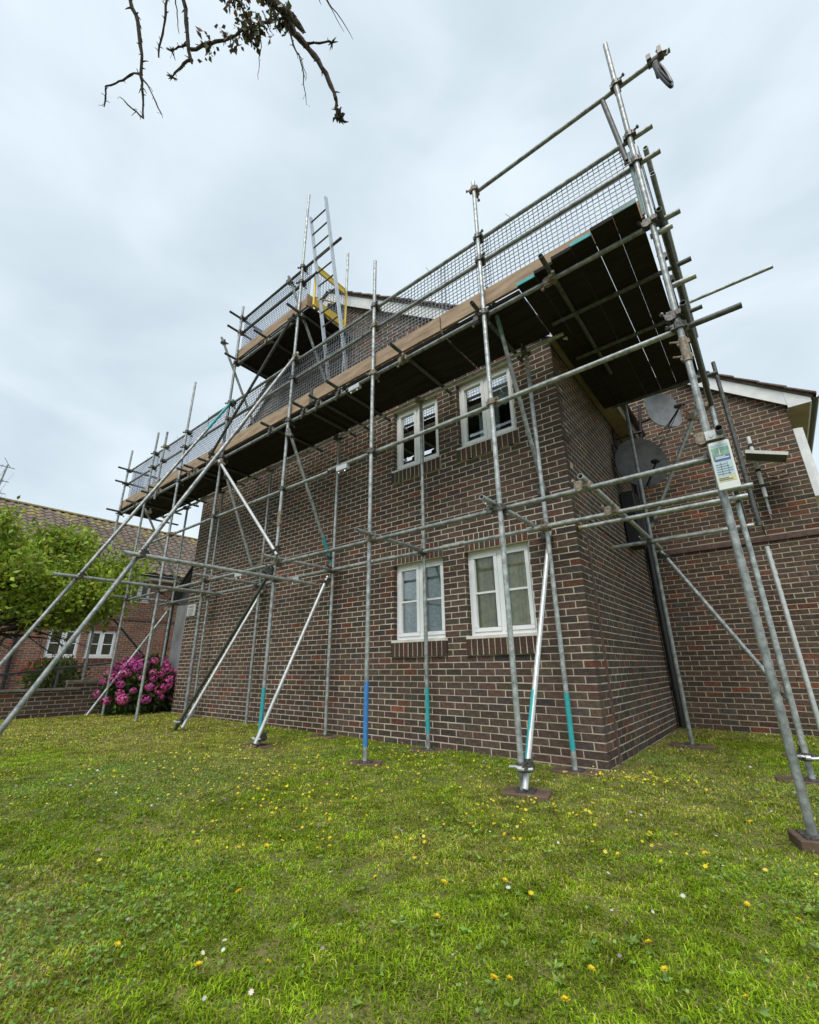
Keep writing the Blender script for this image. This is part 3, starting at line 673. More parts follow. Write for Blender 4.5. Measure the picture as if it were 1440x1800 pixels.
# wire brick guards between toe board and top rail
def mesh_panel(p0, p1, z0, z1, mt, cell=.055, th=.0062):
    p0, p1 = V3(p0), V3(p1); d = p1-p0; L = d.length; d.normalize(); nrm = d.cross(Vector((0,0,1)))
    T = lambda u, n, z: p0 + d*u + nrm*n + Vector((0,0,z)); m = MB(T); h = th/2
    nv = int(L/cell); nh = int((z1-z0)/cell)
    for i in range(nv+1):
        u = L*i/nv; w1 = .012*math.sin(u*4.1+z0*7)+random.uniform(-.003,.003); m.add([(u-h,-h,z0),(u+h,-h,z0),(u+h,h,z0),(u-h,h,z0),(u-h+w1,-h+w1,z1),(u+h+w1,-h+w1,z1),(u+h+w1,h+w1,z1),(u-h+w1,h+w1,z1)], [(0,3,2,1),(4,5,6,7),(0,1,5,4),(1,2,6,5),(2,3,7,6),(3,0,4,7)])
    for j in range(nh+1):
        z = z0 + (z1-z0)*j/nh; m.box(0, L, -h+.004, h+.004, z-h, z+h)
    m.T = None
    o = m.build('brick_guard', G[mt], scaf); return o
ym = -1.055
for a, b, dz, mt in ((-.32, 1.34, 0, 'mesh'), (-.95, -.24, 0, 'mesh'), (-2.05, -.88, 0, 'mesh'), (-3.92, -2.0, -.01, 'mesh'), (-5.95, -3.86, -.01, 'mesh'), (-7.66, -5.9, -.03, 'meshblue'), (-9.26, -7.6, -.03, 'meshblue'), (-10.74, -9.2, -.03, 'meshblue')):
    mesh_panel((a, ym+random.uniform(-.006,.006), 0), (b, ym+random.uniform(-.006,.006), 0), 4.93+dz, 5.83+dz, mt)
mesh_panel((-10.72, -1.0, 0), (-10.72, -.1, 0), 4.9, 5.78, 'meshblue')
mesh_panel((1.44, -1.0, 0), (1.44, 1.9, 0), 4.93, 5.8, 'mesh')
# stray wire ends of ties
for (x, y, z) in ((-1.1, ym, 5.9), (.1, ym, 5.9), (-5.0, ym, 5.85), (-6.9, ym, 5.85), (-8.3, ym, 5.85), (-9.9, ym, 5.82)):
    m = MB(); m.tube([(x,y,z-.12),(x-.04,y,z+.02),(x-.09,y+.02,z+.12)], .003, 5); m.build('tie_wire', G['coupler'], scaf)

# the upper platform over the gable
for j in range(5):
    y0 = -1.085 + j*.205; board(-6.02, -3.66, y0, y0+.2, 6.80+random.uniform(0,.003))
ledger(YL, 6.72, -6.08, -3.82, [-3.90, -5.92]); ledger(YLI, 6.72, -6.0, -3.6, [-3.74, -5.72])
for x in (-5.86, -4.85, -3.86): 
    o = tube('transom', (x, -1.42, 6.765), (x, -.08, 6.765), 'galv_dark'); coupler(o, (x, YL, 6.73), math.pi/2)
m = MB(); m.box(-6.0, -3.72, -1.118, -1.082, 6.85, 7.06); m.build('toe_board', G['toe'], scaf)
m = MB(); m.box(-6.0, -5.965, -1.08, -.12, 6.85, 7.06); m.build('toe_board', G['toe'], scaf)
m = MB(); m.box(-3.72, -3.685, -1.14, -1.0, 6.85, 7.10); m.build('toe_board', G['toe'], scaf)
ledger(YL, 7.50, -6.05, -3.52, [-3.90, -5.92], mt='galv_dark'); ledger(YL, 7.86, -6.05, -2.92, [-3.90, -5.92], mt='galv_dark')
for z in (7.50, 7.86): tube('ledger', (-5.97, -1.40, z+.03), (-5.97, -.1, z+.03), 'galv_dark')
mesh_panel((-5.95, ym, 0), (-3.75, ym, 0), 7.02, 7.86, 'meshblue'); mesh_panel((-5.93, -1.0, 0), (-5.93, -.2, 0), 7.02, 7.86, 'meshblue')

# ladder up to the upper platform
lad = empty('ladder', (-3.32, -.6, 4.75), 'aluminium ladder rising from the main platform past the upper platform', 'ladder')
lf, lt = V3((0, -.52, 4.76)), V3((0, -1.31, 8.66))
for x in (-3.55, -3.12):
    m = MB(); d = (lt-lf).normalized(); nn = Vector((1,0,0)).cross(d)
    P = lambda u, n, z, x=x: V3((x,0,0)) + lf + d*z + nn*n + Vector((u,0,0))
    m.T = P; m.box(-.014, .014, -.032, .032, 0, (lt-lf).length + (.12 if x > -3.3 else 0)); m.T = None; m.build('stile', G['alu'], lad)
nr = 15
for i in range(nr):
    p = lf + (lt-lf)*((i+.6)/nr); m = MB(); m.tube([(-3.54, p.y, p.z), (-3.13, p.y, p.z)], .014, 8); m.build('rung', G['galv_dark'], lad, smooth=True)
# yellow ladder gate
gt = empty('ladder_gate', (-3.62, -.7, 6.84), 'yellow self-closing ladder gate at the end of the upper platform', 'gate')
m = MB(); xg = -3.62
prof = [(-1.05,6.86),(-.34,6.86),(-.30,6.95),(-.30,7.68),(-.36,7.78),(-1.05,7.78)]
m.tube([(xg,y,z) for y,z in prof]+[(xg,-1.05,6.86)], .022, 8); m.build('frame', G['yellow'], gt, smooth=True)
m = MB(); m.box(xg-.012, xg+.012, -1.04, -.31, 6.87, 7.03); m.build('kick_plate', G['yellow'], gt); m = MB(); m.box(xg-.012, xg+.012, -1.04, -.36, 7.66, 7.77); m.build('top_plate', G['yellow'], gt)
m = MB(); m.tube([(xg,-1.03,7.05),(xg,-.33,7.40)], .012, 6); m.build('brace', G['yellow'], gt)
m = MB()
for i in range(1, 12): y = -1.05+.75*i/12; m.box(xg-.003, xg+.003, y-.003, y+.003, 7.02, 7.68)
for i in range(1, 11): z = 7.03+.65*i/11; m.box(xg+.003, xg+.007, -1.05, -.3, z-.003, z+.003)
m.build('wire_infill', G['meshblue'], gt)

# status tag on the near right standard, with its holder
tg = empty('scaffold_tag', (1.44, -1.21, 2.0), 'white scaffold inspection tag with green and blue print on the near standard', 'tag')
m = MB(); m.cbox(1.385, 1.512, -1.214, -1.196, 1.99, 2.36, .006); m.build('holder', G['signw'], tg)
for (a, b, c, d, mt) in ((1.397,1.50,2.21,2.31,'signg'), (1.405,1.497,2.205,2.245,'signb'), (1.397,1.50,2.09,2.20,'signp'), (1.397,1.50,2.05,2.085,'signy'), (1.397,1.50,2.318,2.333,'signp'), (1.44,1.446,2.25,2.30,'signw'), (1.43,1.433,2.095,2.195,'signt'), (1.468,1.471,2.095,2.195,'signt'), *[(1.402,1.402+.075+.02*math.sin(q_),2.105+.018*q_,2.109+.018*q_,'signt') for q_ in range(5)], (1.41,1.49,2.222,2.230,'signw'), (1.41,1.47,2.234,2.240,'signw'), (1.402,1.48,2.060,2.066,'signt'), (1.402,1.46,2.072,2.078,'signt')):
    m = MB(); e_ = {'signb':.0025,'signw':.003,'signt':.003}.get(mt, .0015); m.box(a, b, -1.214-e_, -1.2135, c, d); m.build('print', G[mt], tg)
m = MB(); m.box(1.385, 1.49, -1.225, -1.205, 2.38, 2.45); m.tube([(1.42,-1.23,2.41),(1.42,-1.19,2.41)], .015, 8); m.build('bracket', G['galv_white'], tg)
m = MB(); m.box(1.40, 1.50, -1.212, -1.197, 2.005, 2.028, 0); m.build('rivet_strip', G['rust'], tg)

# looped cable hanging from the end of the top rail
hk = empty('hanging_cable', (1.80, -1.1, 6.1), 'black looped cable hanging from the outer end of the top rail', 'cable')
for k in range(2):
    m = MB(); c = V3((1.79+.012*k, -1.12+.02*k, 6.33+.03*k)); pts = []
    for i in range(25):
        t = 2*math.pi*i/24; pts.append(c + Vector(((.034-.012*k)*math.sin(t)*(1+.2*math.cos(t)) + .03*(-math.cos(t)), .03*math.sin(t), (.235-.04*k)*math.cos(t))))
    m.tube(pts, .014, 8, cap=False); m.build('loop', G['black'], hk, smooth=True)
m = MB(); m.cbox(1.735, 1.79, -1.14, -1.08, 6.36, 6.58, .012); m.build('body', G['blackm'], hk)
m = MB(); m.tube([(1.70,YL,6.62),(1.84,YL,6.62)], .038, 10); m.box(1.70,1.74,-1.16,-1.10,6.62,6.69); m.box(1.80,1.835,-1.16,-1.09,6.60,6.70); m.tube([(1.83,-1.12,6.64),(1.88,-1.14,6.58),(1.86,-1.14,6.52)], .009, 6); m.tube([(1.82,-1.1,6.66),(1.80,-1.1,6.74)], .012, 6); m.build('clamp', G['coupler'], hk)

# timber sole boards with steel base plates under the standards
SOLES = [(1.42,YO,.22,.20,.30,.07,'thick'), (-.30,YO,.36,.23,.25,.035,''), (-2.045,YO,.34,.22,.6,.03,''), (-3.92,YO,.42,.2,.15,.03,''), (-.25,YI,.42,.2,.1,.035,''), (-1.95,YI,.40,.2,.55,.03,''), (-3.74,YI,.42,.2,.05,.03,''), (-7.55,YI,.4,.2,.0,.03,''), (.42,1.85,.46,.2,.05,.05,''), (1.455,.60,.5,.2,.12,.03,''), (1.455,1.85,.4,.2,.05,.03,'')]
SLAB = ['thick block of brown timber under the nearest right-hand standard', 'brown timber pad under the near standard and white brace by the corner', 'worn timber pad under the standard with the blue painted band', 'pale timber pad under the standard with teal foot left of the blue one',
 'timber pad against the wall under the teal-footed standard nearest the corner', 'timber pad against the wall under the teal-footed standard below the left ground window', 'dark timber pad at the wall foot halfway along the gable', 'dark timber pad at the far end of the wall foot', 'dark timber pad beside the return wall and black downpipe', 'timber pad under the second right-hand standard at the picture edge', 'farthest timber pad at the right edge before the rear wall']
for (x, y, l, wd, ang, h, _), lab in zip(SOLES, SLAB):
    z = g0(x, y); ca, sa = math.cos(ang), math.sin(ang)
    T = lambda u, v, zz, x=x, y=y, z=z, ca=ca, sa=sa: (x+u*ca-v*sa, y+u*sa+v*ca, z+zz)
    m = MB(T); m.cbox(-l/2, l/2, -wd/2, wd/2, -.04, h-.012, .006); m.T = None
    o = m.build('sole_board', G['sole']); tag(o, lab, 'timber pad', 'sole boards under the scaffold')
    m = MB(T); m.box(-.075, .075, -.075, .075, h-.011, h-.004); m.T = None; p_ = m.build('base_plate', G['coupler'], scaf)
# chain of couplers at the braced feet
for (x, y, z) in ((-.30, -1.18, .10), (1.455, .60, .10), (-3.86, -1.19, .03), (-5.95, -1.2, .10)):
    coupler(scaf, (x, y, z), random.uniform(-.4,.4), kind=0)
    m = MB(); m.tube([(x-.09,y-.04,z),(x-.03,y-.055,z+.008),(x+.04,y-.06,z-.004),(x+.11,y-.05,z+.006)], .011, 7); m.tube([(x-.005,y-.075,z+.004),(x+.03,y-.07,z+.004)], .017, 8); m.build('swivel_bolt', G['galv_white'], scaf)

# ------------------------------------------------------------------ dishes and aerials on the walls
def dish(name, c, face, rw, rh, mt, label, square=False):
    root = empty(name, c, label, 'satellite dish', 'satellite dishes on the return wall'); c = V3(c); f = V3(face).normalized(); r = Vector((0,0,1)).cross(f).normalized(); u = f.cross(r)
    m = MB(); nr_, ns = 6, 36; vs = []; fs = []
    def prof(t):
        cx, sx = math.cos(t), math.sin(t)
        k = 1.0 if not square else 1/max(abs(cx)**3+abs(sx)**3, 1e-6)**(1/3)
        return cx*k, sx*k
    for layer, off in ((0, 0.), (1, -.012)):
        vs.append(c + f*off)
        for i in range(1, nr_+1):
            for j in range(ns):
                a_, b_ = prof(2*math.pi*j/ns); q2 = i/nr_
                vs.append(c + r*a_*rw*q2 + u*b_*rh*q2 + f*(off + .10*q2*q2))
    n1_ = 1+nr_*ns
    for L in (0, 1):
        b0 = L*n1_
        for j in range(ns):
            fs.append((b0, b0+1+j, b0+1+(j+1) % ns))
            for i in range(nr_-1): fs.append((b0+1+i*ns+j, b0+1+i*ns+(j+1) % ns, b0+1+(i+1)*ns+(j+1) % ns, b0+1+(i+1)*ns+j))
    for j in range(ns): k = 1+(nr_-1)*ns; fs.append((k+j, k+(j+1) % ns, n1_+k+(j+1) % ns, n1_+k+j))
    m.add(vs, fs); m.build('reflector', G[mt], root, smooth=True)
    foot = c - u*rh*.98 + f*.09; tip = foot + f*(rw*1.15) + u*(rh*.45)
    m = MB(); m.tube([foot - f*.08 + u*.12, foot, tip], .014, 8); m.build('arm', G['blackm'], root)
    m = MB(); m.tube([tip - f*.02, tip - f*.10 + u*.04], .036, 10); m.tube([tip+f*.02, tip+f*.05-u*.04], .022, 8); m.build('receiver', G['blackm'], root)
    return root, c, f, u, tip
d1 = dish('satellite_dish', (.34, 2.55, 3.88), (.55,-.83,.05), .40, .43, 'dish', 'large round dark grey dish mounted above the black box')
d2 = dish('satellite_dish', (.74, 2.85, 4.82), (.72,-.66,.10), .31, .34, 'dishl', 'smaller pale grey squarish dish higher up below the platform end', True)
m = MB(); m.tube([(.30,2.95,3.75),(.46,2.95,5.1)], .028, 10); m.tube([(.03,2.80,4.55),(.42,2.93,4.62)], .02, 8); m.box(.002,.02,2.7,2.9,4.4,4.7); m.tube([(.44,2.95,4.8),(.68,2.90,4.80)], .022, 8); m.build('bracket', G['blackm'], d2[0])
m = MB(); m.tube([(.01,2.62,4.22),(.26,2.62,4.20),(.30,2.60,3.95)], .024, 8); m.box(.002,.02,2.5,2.72,3.95,4.35); m.build('bracket', G['blackm'], d1[0])
for root, tip, end in ((d1[0], d1[4], (.03,2.7,3.3)), (d2[0], d2[4], (.05,2.9,4.3)), (d2[0], d2[4]+Vector((0,.02,.01)), (.10,3.2,4.1))):
    e_ = V3(end); m = MB(); pts = [tip.lerp(e_, t/12) - Vector((0,0,.20*math.sin(math.pi*t/12))) for t in range(13)]; m.tube(pts, .005, 5); m.build('cable', G['black'], root)
lt_ = empty('wall_floodlight', (.25, 3.1, 4.15), 'small white floodlight on the wall between the two dishes', 'lamp')
m = MB(); m.cbox(.30,.46,3.02,3.16,4.14,4.24,.02); m.build('housing', G['white'], lt_); m = MB(); m.tube([(.01,3.1,4.10),(.36,3.1,4.14)], .025, 8); m.build('bracket', G['blackm'], lt_)
# flat panel aerial on a pole on the rear wall
ae = empty('panel_aerial', (1.80, 3.55, 3.02), 'flat tilted panel aerial on a short pole on the rear wall', 'aerial')
m = MB(); m.tube([(1.80,3.50,3.24),(1.80,3.50,4.27)], .028, 12); m.build('pole', G['white'], ae, smooth=True)
m = MB(); m.box(1.785,1.815,3.54,3.56,2.98,3.30); m.build('pole_foot', G['galv'], ae)
T = lambda u, v, w_: V3((1.93,3.28,3.80)) + Vector((.94,.10,-.33)).normalized()*u + Vector((-.03,.99,.05)).normalized()*v + Vector((.33,-.04,.94)).normalized()*w_
m = MB(T); m.box(-.24,.24,-.19,.19,-.018,.018); m.build('panel', G['dishl'], ae)
m = MB(T); m.box(-.25,.25,-.20,-.19,-.025,.025); m.box(-.25,.25,.19,.20,-.025,.025); m.box(-.25,-.24,-.19,.19,-.025,.025); m.box(.24,.25,-.19,.19,-.025,.025); m.build('panel_rim', G['white'], ae)
for z in (3.42, 3.68, 4.12):
    m = MB(); m.tube([(1.80,3.67,z),(1.80,3.49,z)], .014, 6); m.box(1.765,1.835,3.465,3.535,z-.02,z+.02); m.tube([(1.8,3.53,z),(2.0,3.60,z+.02)], .008, 6); m.build('bracket', G['blackm'], ae)
m = MB(); m.tube([(1.84,3.45,3.62),(1.95,3.42,3.52),(2.08,3.44,3.56),(2.18,3.45,3.66),(2.12,3.45,3.50),(2.0,3.46,3.47),(1.86,3.5,3.55)], .006, 5); m.tube([(1.78,3.6,3.40),(1.66,3.64,3.37),(1.62,3.665,3.3),(1.68,3.667,2.70)], .005, 5); m.build('cable', G['black'], ae)

# ------------------------------------------------------------------ neighbouring house on the left
HX = -17.5
house = empty('neighbour_house', (HX-3, 1, .05), 'lower red-brown brick house with brown tiled roof behind the tree', 'building')
WH = Wall((HX,0,0), (0,1,0), (1,0,0))
hw = [(-.42,.50,1.29,2.2), (.72,1.62,1.29,2.2), (.45,1.25,3.35,4.25), (-2.9,-1.9,3.35,4.25), (-3.6,-2.6,1.29,2.2), (1.75,2.5,3.35,4.25)]
hl = [(a, b, 2.2, 2.4) for a, b, c, d in hw if d < 3]; hs = [(a-.03, b+.03, c-.19, c) for a, b, c, d in hw if d < 3]
m = MB(); slab(m, WH, -9, 7.5, -.3, 4.5, hw); m.box(HX-.13, HX-.12, -9, 7.5, -.3, 4.5); wallH = m.build('wall', G['mortar_dark'], house)
rec = lay_bricks(WH, -9, 7.5, -2, 60, hw+hl+hs, 'u1', None, 'left')
m = MB()
for r in rec: brick_geo(m, r[0].P, *r[1:])
o = m.build('brickwork', G['brick'], house); o['kind'] = 'stuff'
for (a, b, c, d) in hw:
    window(house, WH, a, b, c, d, bar=d < 3, curtain=[(a+.05, a+.38, d-.05, c+.02, 'net', .12), (b-.38, b-.05, d-.05, c+.02, 'net', .12)] if d < 3 else None, setback=.05)
    if d < 3:
        for zz, hh in ((2.205, .19), (c-.19, .15)):
            n = int((b-a)/.075)
            for i in range(n):
                mb = MB(); col = random.choices([(.26,.10,.06,1),(.20,.085,.055,1),(.15,.07,.05,1)])[0]
                brick_geo(mb, WH.P, a+(b-a)*i/n+.004, a+(b-a)*(i+1)/n-.004, zz, zz+hh, .05, col, proud=.012); mb.build('lintel_brick' if zz > 2 else 'sill_brick', G['brick'], wallH)
m = MB(); m.T = WH.P; m.box(-9, 7.5, .0, .03, 2.62, 2.70); m.T = None; m.build('string_course', G['copper'], house)
# roof of interlocking tiles
HR = 3.6; HS = .70; RZ0 = 4.42
m = MB(); m.prism([(HX+.4, RZ0), (HX-HR, RZ0+(HR+.4)*HS), (HX-2*HR-.4, RZ0), (HX-2*HR-.4, RZ0-.05), (HX-HR, RZ0+(HR+.4)*HS-.06), (HX+.4, RZ0-.05)], 'y', -9.2, 7.7); hroof = m.build('roof', G['tile'], house)
def tile_mesh(wd, ln, mt):
    m = MB(); n = 8; vs = []
    for t in (0, 1):
        for i in range(n+1):
            u = wd*i/n; z = .028*math.sin(2*math.pi*i/n*1.0) + (.030 if t == 0 else .002); vs += [(u, ln*t, z)]
    for i in range(n+1): u = wd*i/n; vs.append((u, 0, .028*math.sin(2*math.pi*i/n)-.0))
    fs = [(i, i+1, n+1+i+1, n+1+i) for i in range(n)] + [(2*n+2+i, 2*n+3+i, i+1, i) for i in range(n)]
    m.add(vs, fs); return m.mesh('tile', mt, (0,0,0))[0]
TM = [tile_mesh(.30, .36, G['tile']), tile_mesh(.30, .36, G['lichen'])]
sl = Vector((-1, 0, HS)).normalized(); nrm = Vector((HS, 0, 1)).normalized(); yv = Vector((0, 1, 0))
SLN = (HR+.42)*math.sqrt(1+HS*HS); rows = int(SLN/.315)
rest = MB(); cnt = 0
Mt = Matrix((yv, sl, nrm)).transposed().to_4x4()
for j in range(rows):
    for i in range(56):
        y = -9.1 + i*.30; base = Vector((HX+.43, y, RZ0-.01)) + sl*(j*.315) + nrm*.012
        lich = random.random() < max(.01, (j/rows-.72)*2.4)
        if 0.1 < y < 5.2 and cnt < 298:
            o = bpy.data.objects.new('tile', TM[1 if lich else 0]); M2 = Mt.copy(); M2.translation = base + nrm*random.uniform(-.004,.004); o.matrix_basis = M2; link(o, hroof, base); cnt += 1
        else:
            me = TM[1 if lich else 0]; rest.add([Mt.to_3x3() @ v.co + base for v in me.vertices], [tuple(p.vertices) for p in me.polygons], 1 if lich else 0)
o = rest.build('tiling', [G['tile'], G['lichen']], house); o['kind'] = 'stuff'
for i in range(24):
    y = -9.1+i*.7; m = MB(); pr_ = [(.13*math.cos(math.pi*k/6), .10*math.sin(math.pi*k/6)) for k in range(7)]
    m.prism([(HX-HR+a_, RZ0+(HR+.4)*HS+b_-.02) for a_, b_ in pr_], 'y', y+.006, y+.694); m.build('ridge_tile', G['lichen'], hroof)
m = MB(); m.box(HX+.36, HX+.39, -9.2, 7.7, RZ0-.24, RZ0-.06); m.build('fascia', G['barge'], house); m = MB(); m.box(HX, HX+.36, -9.2, 7.7, RZ0-.22, RZ0-.20); m.build('soffit', G['barge'], house)
gutter(house, HX+.39, -9.2, 7.7, RZ0-.10, 1)
m = MB(); m.tube([(HX+.07,-1.25,4.2),(HX+.07,-1.25,.0)], .05, 10); m.build('downpipe', G['black'], house)
# television aerial behind its ridge
tv = empty('television_aerial', (-21.0, -2.2, 6.6), 'thin television aerial on a leaning mast above the tiled ridge', 'aerial')
m = MB(); m.tube([(-20.9,-2.45,6.3),(-20.9,-2.3,8.6)], .03, 8); m.build('mast', G['galv'], tv)
for z, l in ((8.5,.9),(7.9,.35),(7.4,.5)):
    m = MB(); m.tube([(-20.9,-2.3-l,z),(-20.9,-2.15+l*.1,z)], .016, 6)
    for k in range(6): y = -2.3-l*k/6; m.tube([(-21.05,y,z-.02),(-20.75,y,z+.02)], .008, 5)
    m.build('boom', G['galv'], tv)
m = MB(); m.tube([(-20.9,-2.2,8.5),(-20.9,-2.45,8.85)], .01, 5); m.tube([(-20.9,-2.28,8.6),(-20.9,-2.55,7.6)], .006, 5); m.build('cable', G['galv_dark'], tv)

# ramp in front of it: retaining wall, paving, handrail
rw_ = empty('ramp_wall', (-10, -3, 0), 'low dark brick retaining wall with a stepped coping beside the hydrangea', 'wall')
WRW = Wall((-9.95,0,0), (0,1,0), (1,0,0))
def ramp_top(zm, u0, u1): return (u0, u1) if zm < .50 else ((-1.66, u1) if zm < .62 else (0, 0))
m = MB(); slab(m, WRW, -8, -.1, -.3, .48, ()); slab(m, WRW, -1.64, -.1, .48, .62, ()); wrm = m.build('wall', G['mortar_dark'], rw_)
rec = lay_bricks(WRW, -8, -.1, -2, 9, (), 'u1', ramp_top, 'dark'); rec.sort(key=lambda r: -score(r))
for r in rec[:150]: place_brick(r, wrm)
m = MB()
for r in rec[150:]: brick_geo(m, r[0].P, *r[1:])
o = m.build('brickwork', G['brick'], rw_); o['kind'] = 'stuff'
for a, b, z in [(-8+i*.6, -8+i*.6+.592, .495) for i in range(11)] + [(-1.66+i*.52, -1.66+i*.52+.512, .635) for i in range(3)]:
    m = MB(); m.box(-10.10, -9.915, a, min(b, -.1 if z > .6 else -1.4), z-.012, z+.03); m.build('coping_stone', G['coping'], rw_)
m = MB(); m.box(-17.3, -10.09, -9, 3, -.3, .30); o = m.build('ramp', G['paving']); tag(o, None, None, None, 'structure')
hr = empty('handrail', (-11.5, -2, .3), 'grey tubular handrail sloping along the ramp', 'handrail')
m = MB(); m.tube([(-11.5,-6,.55),(-11.5,-2.4,.785),(-11.5,-.2,1.05),(-11.5,1.2,1.10)], .025, 8); m.build('rail', G['rail'], hr, smooth=True)
for y in (-5, -3.2, -1.45, .3): m = MB(); m.tube([(-11.5,y,.28),(-11.5,y,.56+(y+6)*.085)], .022, 8); m.build('post', G['rail'], hr)

# ------------------------------------------------------------------ foliage helpers
def leaves(name, pts, dirs, size, cols, matl, parent, aspect=.55, fold=.25):
    """one folded leaf (two quads) per point"""
    n = len(pts); d = dirs/np.linalg.norm(dirs, axis=1, keepdims=True)
    r = rng.normal(size=(n,3)); s = np.cross(d, r); s /= np.linalg.norm(s, axis=1, keepdims=True); u = np.cross(s, d)
    L = size[:,None]; wd = L*aspect
    v = np.stack([pts, pts+d*L*.45+s*wd*.5+u*L*fold*.4, pts+d*L, pts+d*L*.45-s*wd*.5+u*L*fold*.4, pts+d*L*.5], 1).reshape(-1,3)
    b = np.arange(n)[:,None]*5
    q4 = np.concatenate([b+np.array([[0,1,4]]), b+np.array([[1,2,4]]), b+np.array([[2,3,4]]), b+np.array([[3,0,4]])])
    return np_mesh(name, v, q4, np.repeat(cols, 5, axis=0), matl, parent)
def leafcols(n, base, spread=.3, alt=None, p=.3):
    c = np.array(base)[None,:]*np.ones((n,1))
    if alt is not None: k = rng.random(n) < p; c[k] = np.array(alt)
    return c*(1+spread*(rng.random((n,1))*2-1))*(1+.08*rng.normal(size=(n,3)))
def grow(mb, p, d, L, r, depth, tips, kids=3, spread=.7, droop=.0, bend=.25):
    pts = [V3(p)]; rads = [r]; dd = V3(d).normalized(); n = 4
    for i in range(n):
        dd = (dd + Vector((random.gauss(0,bend),random.gauss(0,bend),random.gauss(0,bend)-droop))*.5).normalized()
        pts.append(pts[-1]+dd*L/n); rads.append(r*(1-.45*(i+1)/n))
    mb.tube(pts, rads, 7 if r > .02 else 5)
    tips.append((pts[-1], dd, depth))
    if depth > 0:
        for k in range(kids):
            i = random.randint(1, n); nd_ = (dd + Vector((random.gauss(0,spread),random.gauss(0,spread),random.gauss(0,spread)))).normalized()
            grow(mb, pts[i], nd_, L*random.uniform(.55,.8), rads[i]*.65, depth-1, tips, kids, spread, droop, bend)
    else:
        for q2 in pts[1:]: tips.append((q2, dd, 0))

# small tree in front of the neighbour house (its trunk stands left of the picture)
tree = empty('garden_tree', (-11.2, -3.9, .1), 'leafy green garden tree at the left edge in front of the brick house', 'tree')
mb = MB(); tips = []
mb.tube([(-11.2,-4.0,-.1),(-11.15,-3.8,.7),(-11.05,-3.35,1.5)], [.12,.09,.08], 9)
random.seed(21)
for d in ((.2,.9,.55),(-.1,.7,1.0),(.35,.55,.9),(-.3,.9,.8),(.1,.25,1.2),(.1,1.0,.85),(0,-.5,1),(-.5,.2,1),(.3,1.0,.35),(-.2,1.0,.5),(.1,1.2,.75),(.3,1.1,.6),(0,1.0,1.1),(-.2,1.1,.9)):
    grow(mb, (-11.05,-3.35,1.45), d, 1.5, .045, 3, tips, 3, .55, -.02)
mb.build('trunk', G['bark'], tree, smooth=True)
cc = np.array([tuple(t[0]) for t in tips if t[2] <= 1]); 
keep = (cc[:,2] > 1.95) & (cc[:,2] < 3.85); cc = cc[keep]
P_ = np.repeat(cc, 24, axis=0); P_ = P_ + rng.normal(scale=.15, size=P_.shape); n = len(P_)
D_ = rng.normal(size=(n,3)) + np.array([.35,-.1,.25])
top = np.clip((P_[:,2]-2.0)/2.0, 0, 1)[:,None]
leaves('crown', P_, D_, rng.uniform(.07,.15,n), leafcols(n, (.25,.36,.036), .45, (.42,.52,.06), .45), G['leaf'], tree)

# hydrangea
hyd = empty('hydrangea_bush', (-9.55, -.40, .05), 'round hydrangea bush covered in magenta flower heads at the wall end', 'bush')
hc = np.array([-9.50, -.42, .45]); rad = np.array([.62,.72,.66])
mb = MB(); random.seed(4)
for k in range(14):
    th = random.uniform(0, 6.28); e_ = V3((hc[0]+.45*math.cos(th), hc[1]+.5*math.sin(th), random.uniform(.6,1.0))); mb.tube([(hc[0]+.1*math.cos(th), hc[1]+.1*math.sin(th), .02), (hc[0]+.3*math.cos(th), hc[1]+.3*math.sin(th), .4), e_], [.014,.011,.006], 6)
mb.build('stem', G['bark'], hyd)
n = 3600; v = rng.normal(size=(n,3)); v /= np.linalg.norm(v, axis=1, keepdims=True); rr_ = rng.uniform(.72,1.02,n)[:,None]*(1+.10*np.sin(v[:,:1]*7)*np.sin(v[:,1:2]*6))
P_ = hc + v*rr_*rad; k = P_[:,2] > .0; P_ = P_[k]; v = v[k]; n = len(P_)
leaves('foliage', P_, v+rng.normal(scale=.7,size=v.shape)-np.array([0,0,.3]), rng.uniform(.07,.14,n), leafcols(n, (.055,.10,.022), .4, (.10,.17,.03), .3), G['leaf'], hyd, aspect=.65)
def floret_mesh(pal):
    n = 85; v = rng.normal(size=(n,3)); v /= np.linalg.norm(v, axis=1, keepdims=True); m = MB()
    for i in range(n):
        d = V3(v[i]); c = Vector((d.x*.085, d.y*.085, d.z*.068)); s = d.orthogonal().normalized(); t = d.cross(s); a_ = random.uniform(0, 1.6); s, t = s*math.cos(a_)+t*math.sin(a_), t*math.cos(a_)-s*math.sin(a_)
        cc_ = random.choice(pal); f_ = random.uniform(.75, 1.25); m.col = (cc_[0]*f_, cc_[1]*f_, cc_[2]*f_, 1)
        h = .017
        for (a1, b1) in ((1,0),(0,1),(-1,0),(0,-1)):
            e1 = (s*a1+t*b1); e2 = (s*-b1+t*a1); o_ = c + d*random.uniform(0,.006)
            m.add([o_, o_+e1*h*.6+e2*h*.45, o_+e1*h*1.15+d*.003, o_+e1*h*.6-e2*h*.45], [(0,1,2,3)])
    return m.mesh('flower_head', G['pink'], (0,0,0))[0]
PP = [(.80,.08,.34), (.72,.09,.36), (.58,.12,.42), (.85,.20,.46)]
FH = [floret_mesh(PP), floret_mesh([PP[0], PP[3]]), floret_mesh([PP[2], PP[1]])]
random.seed(9); put = []
tries = 0
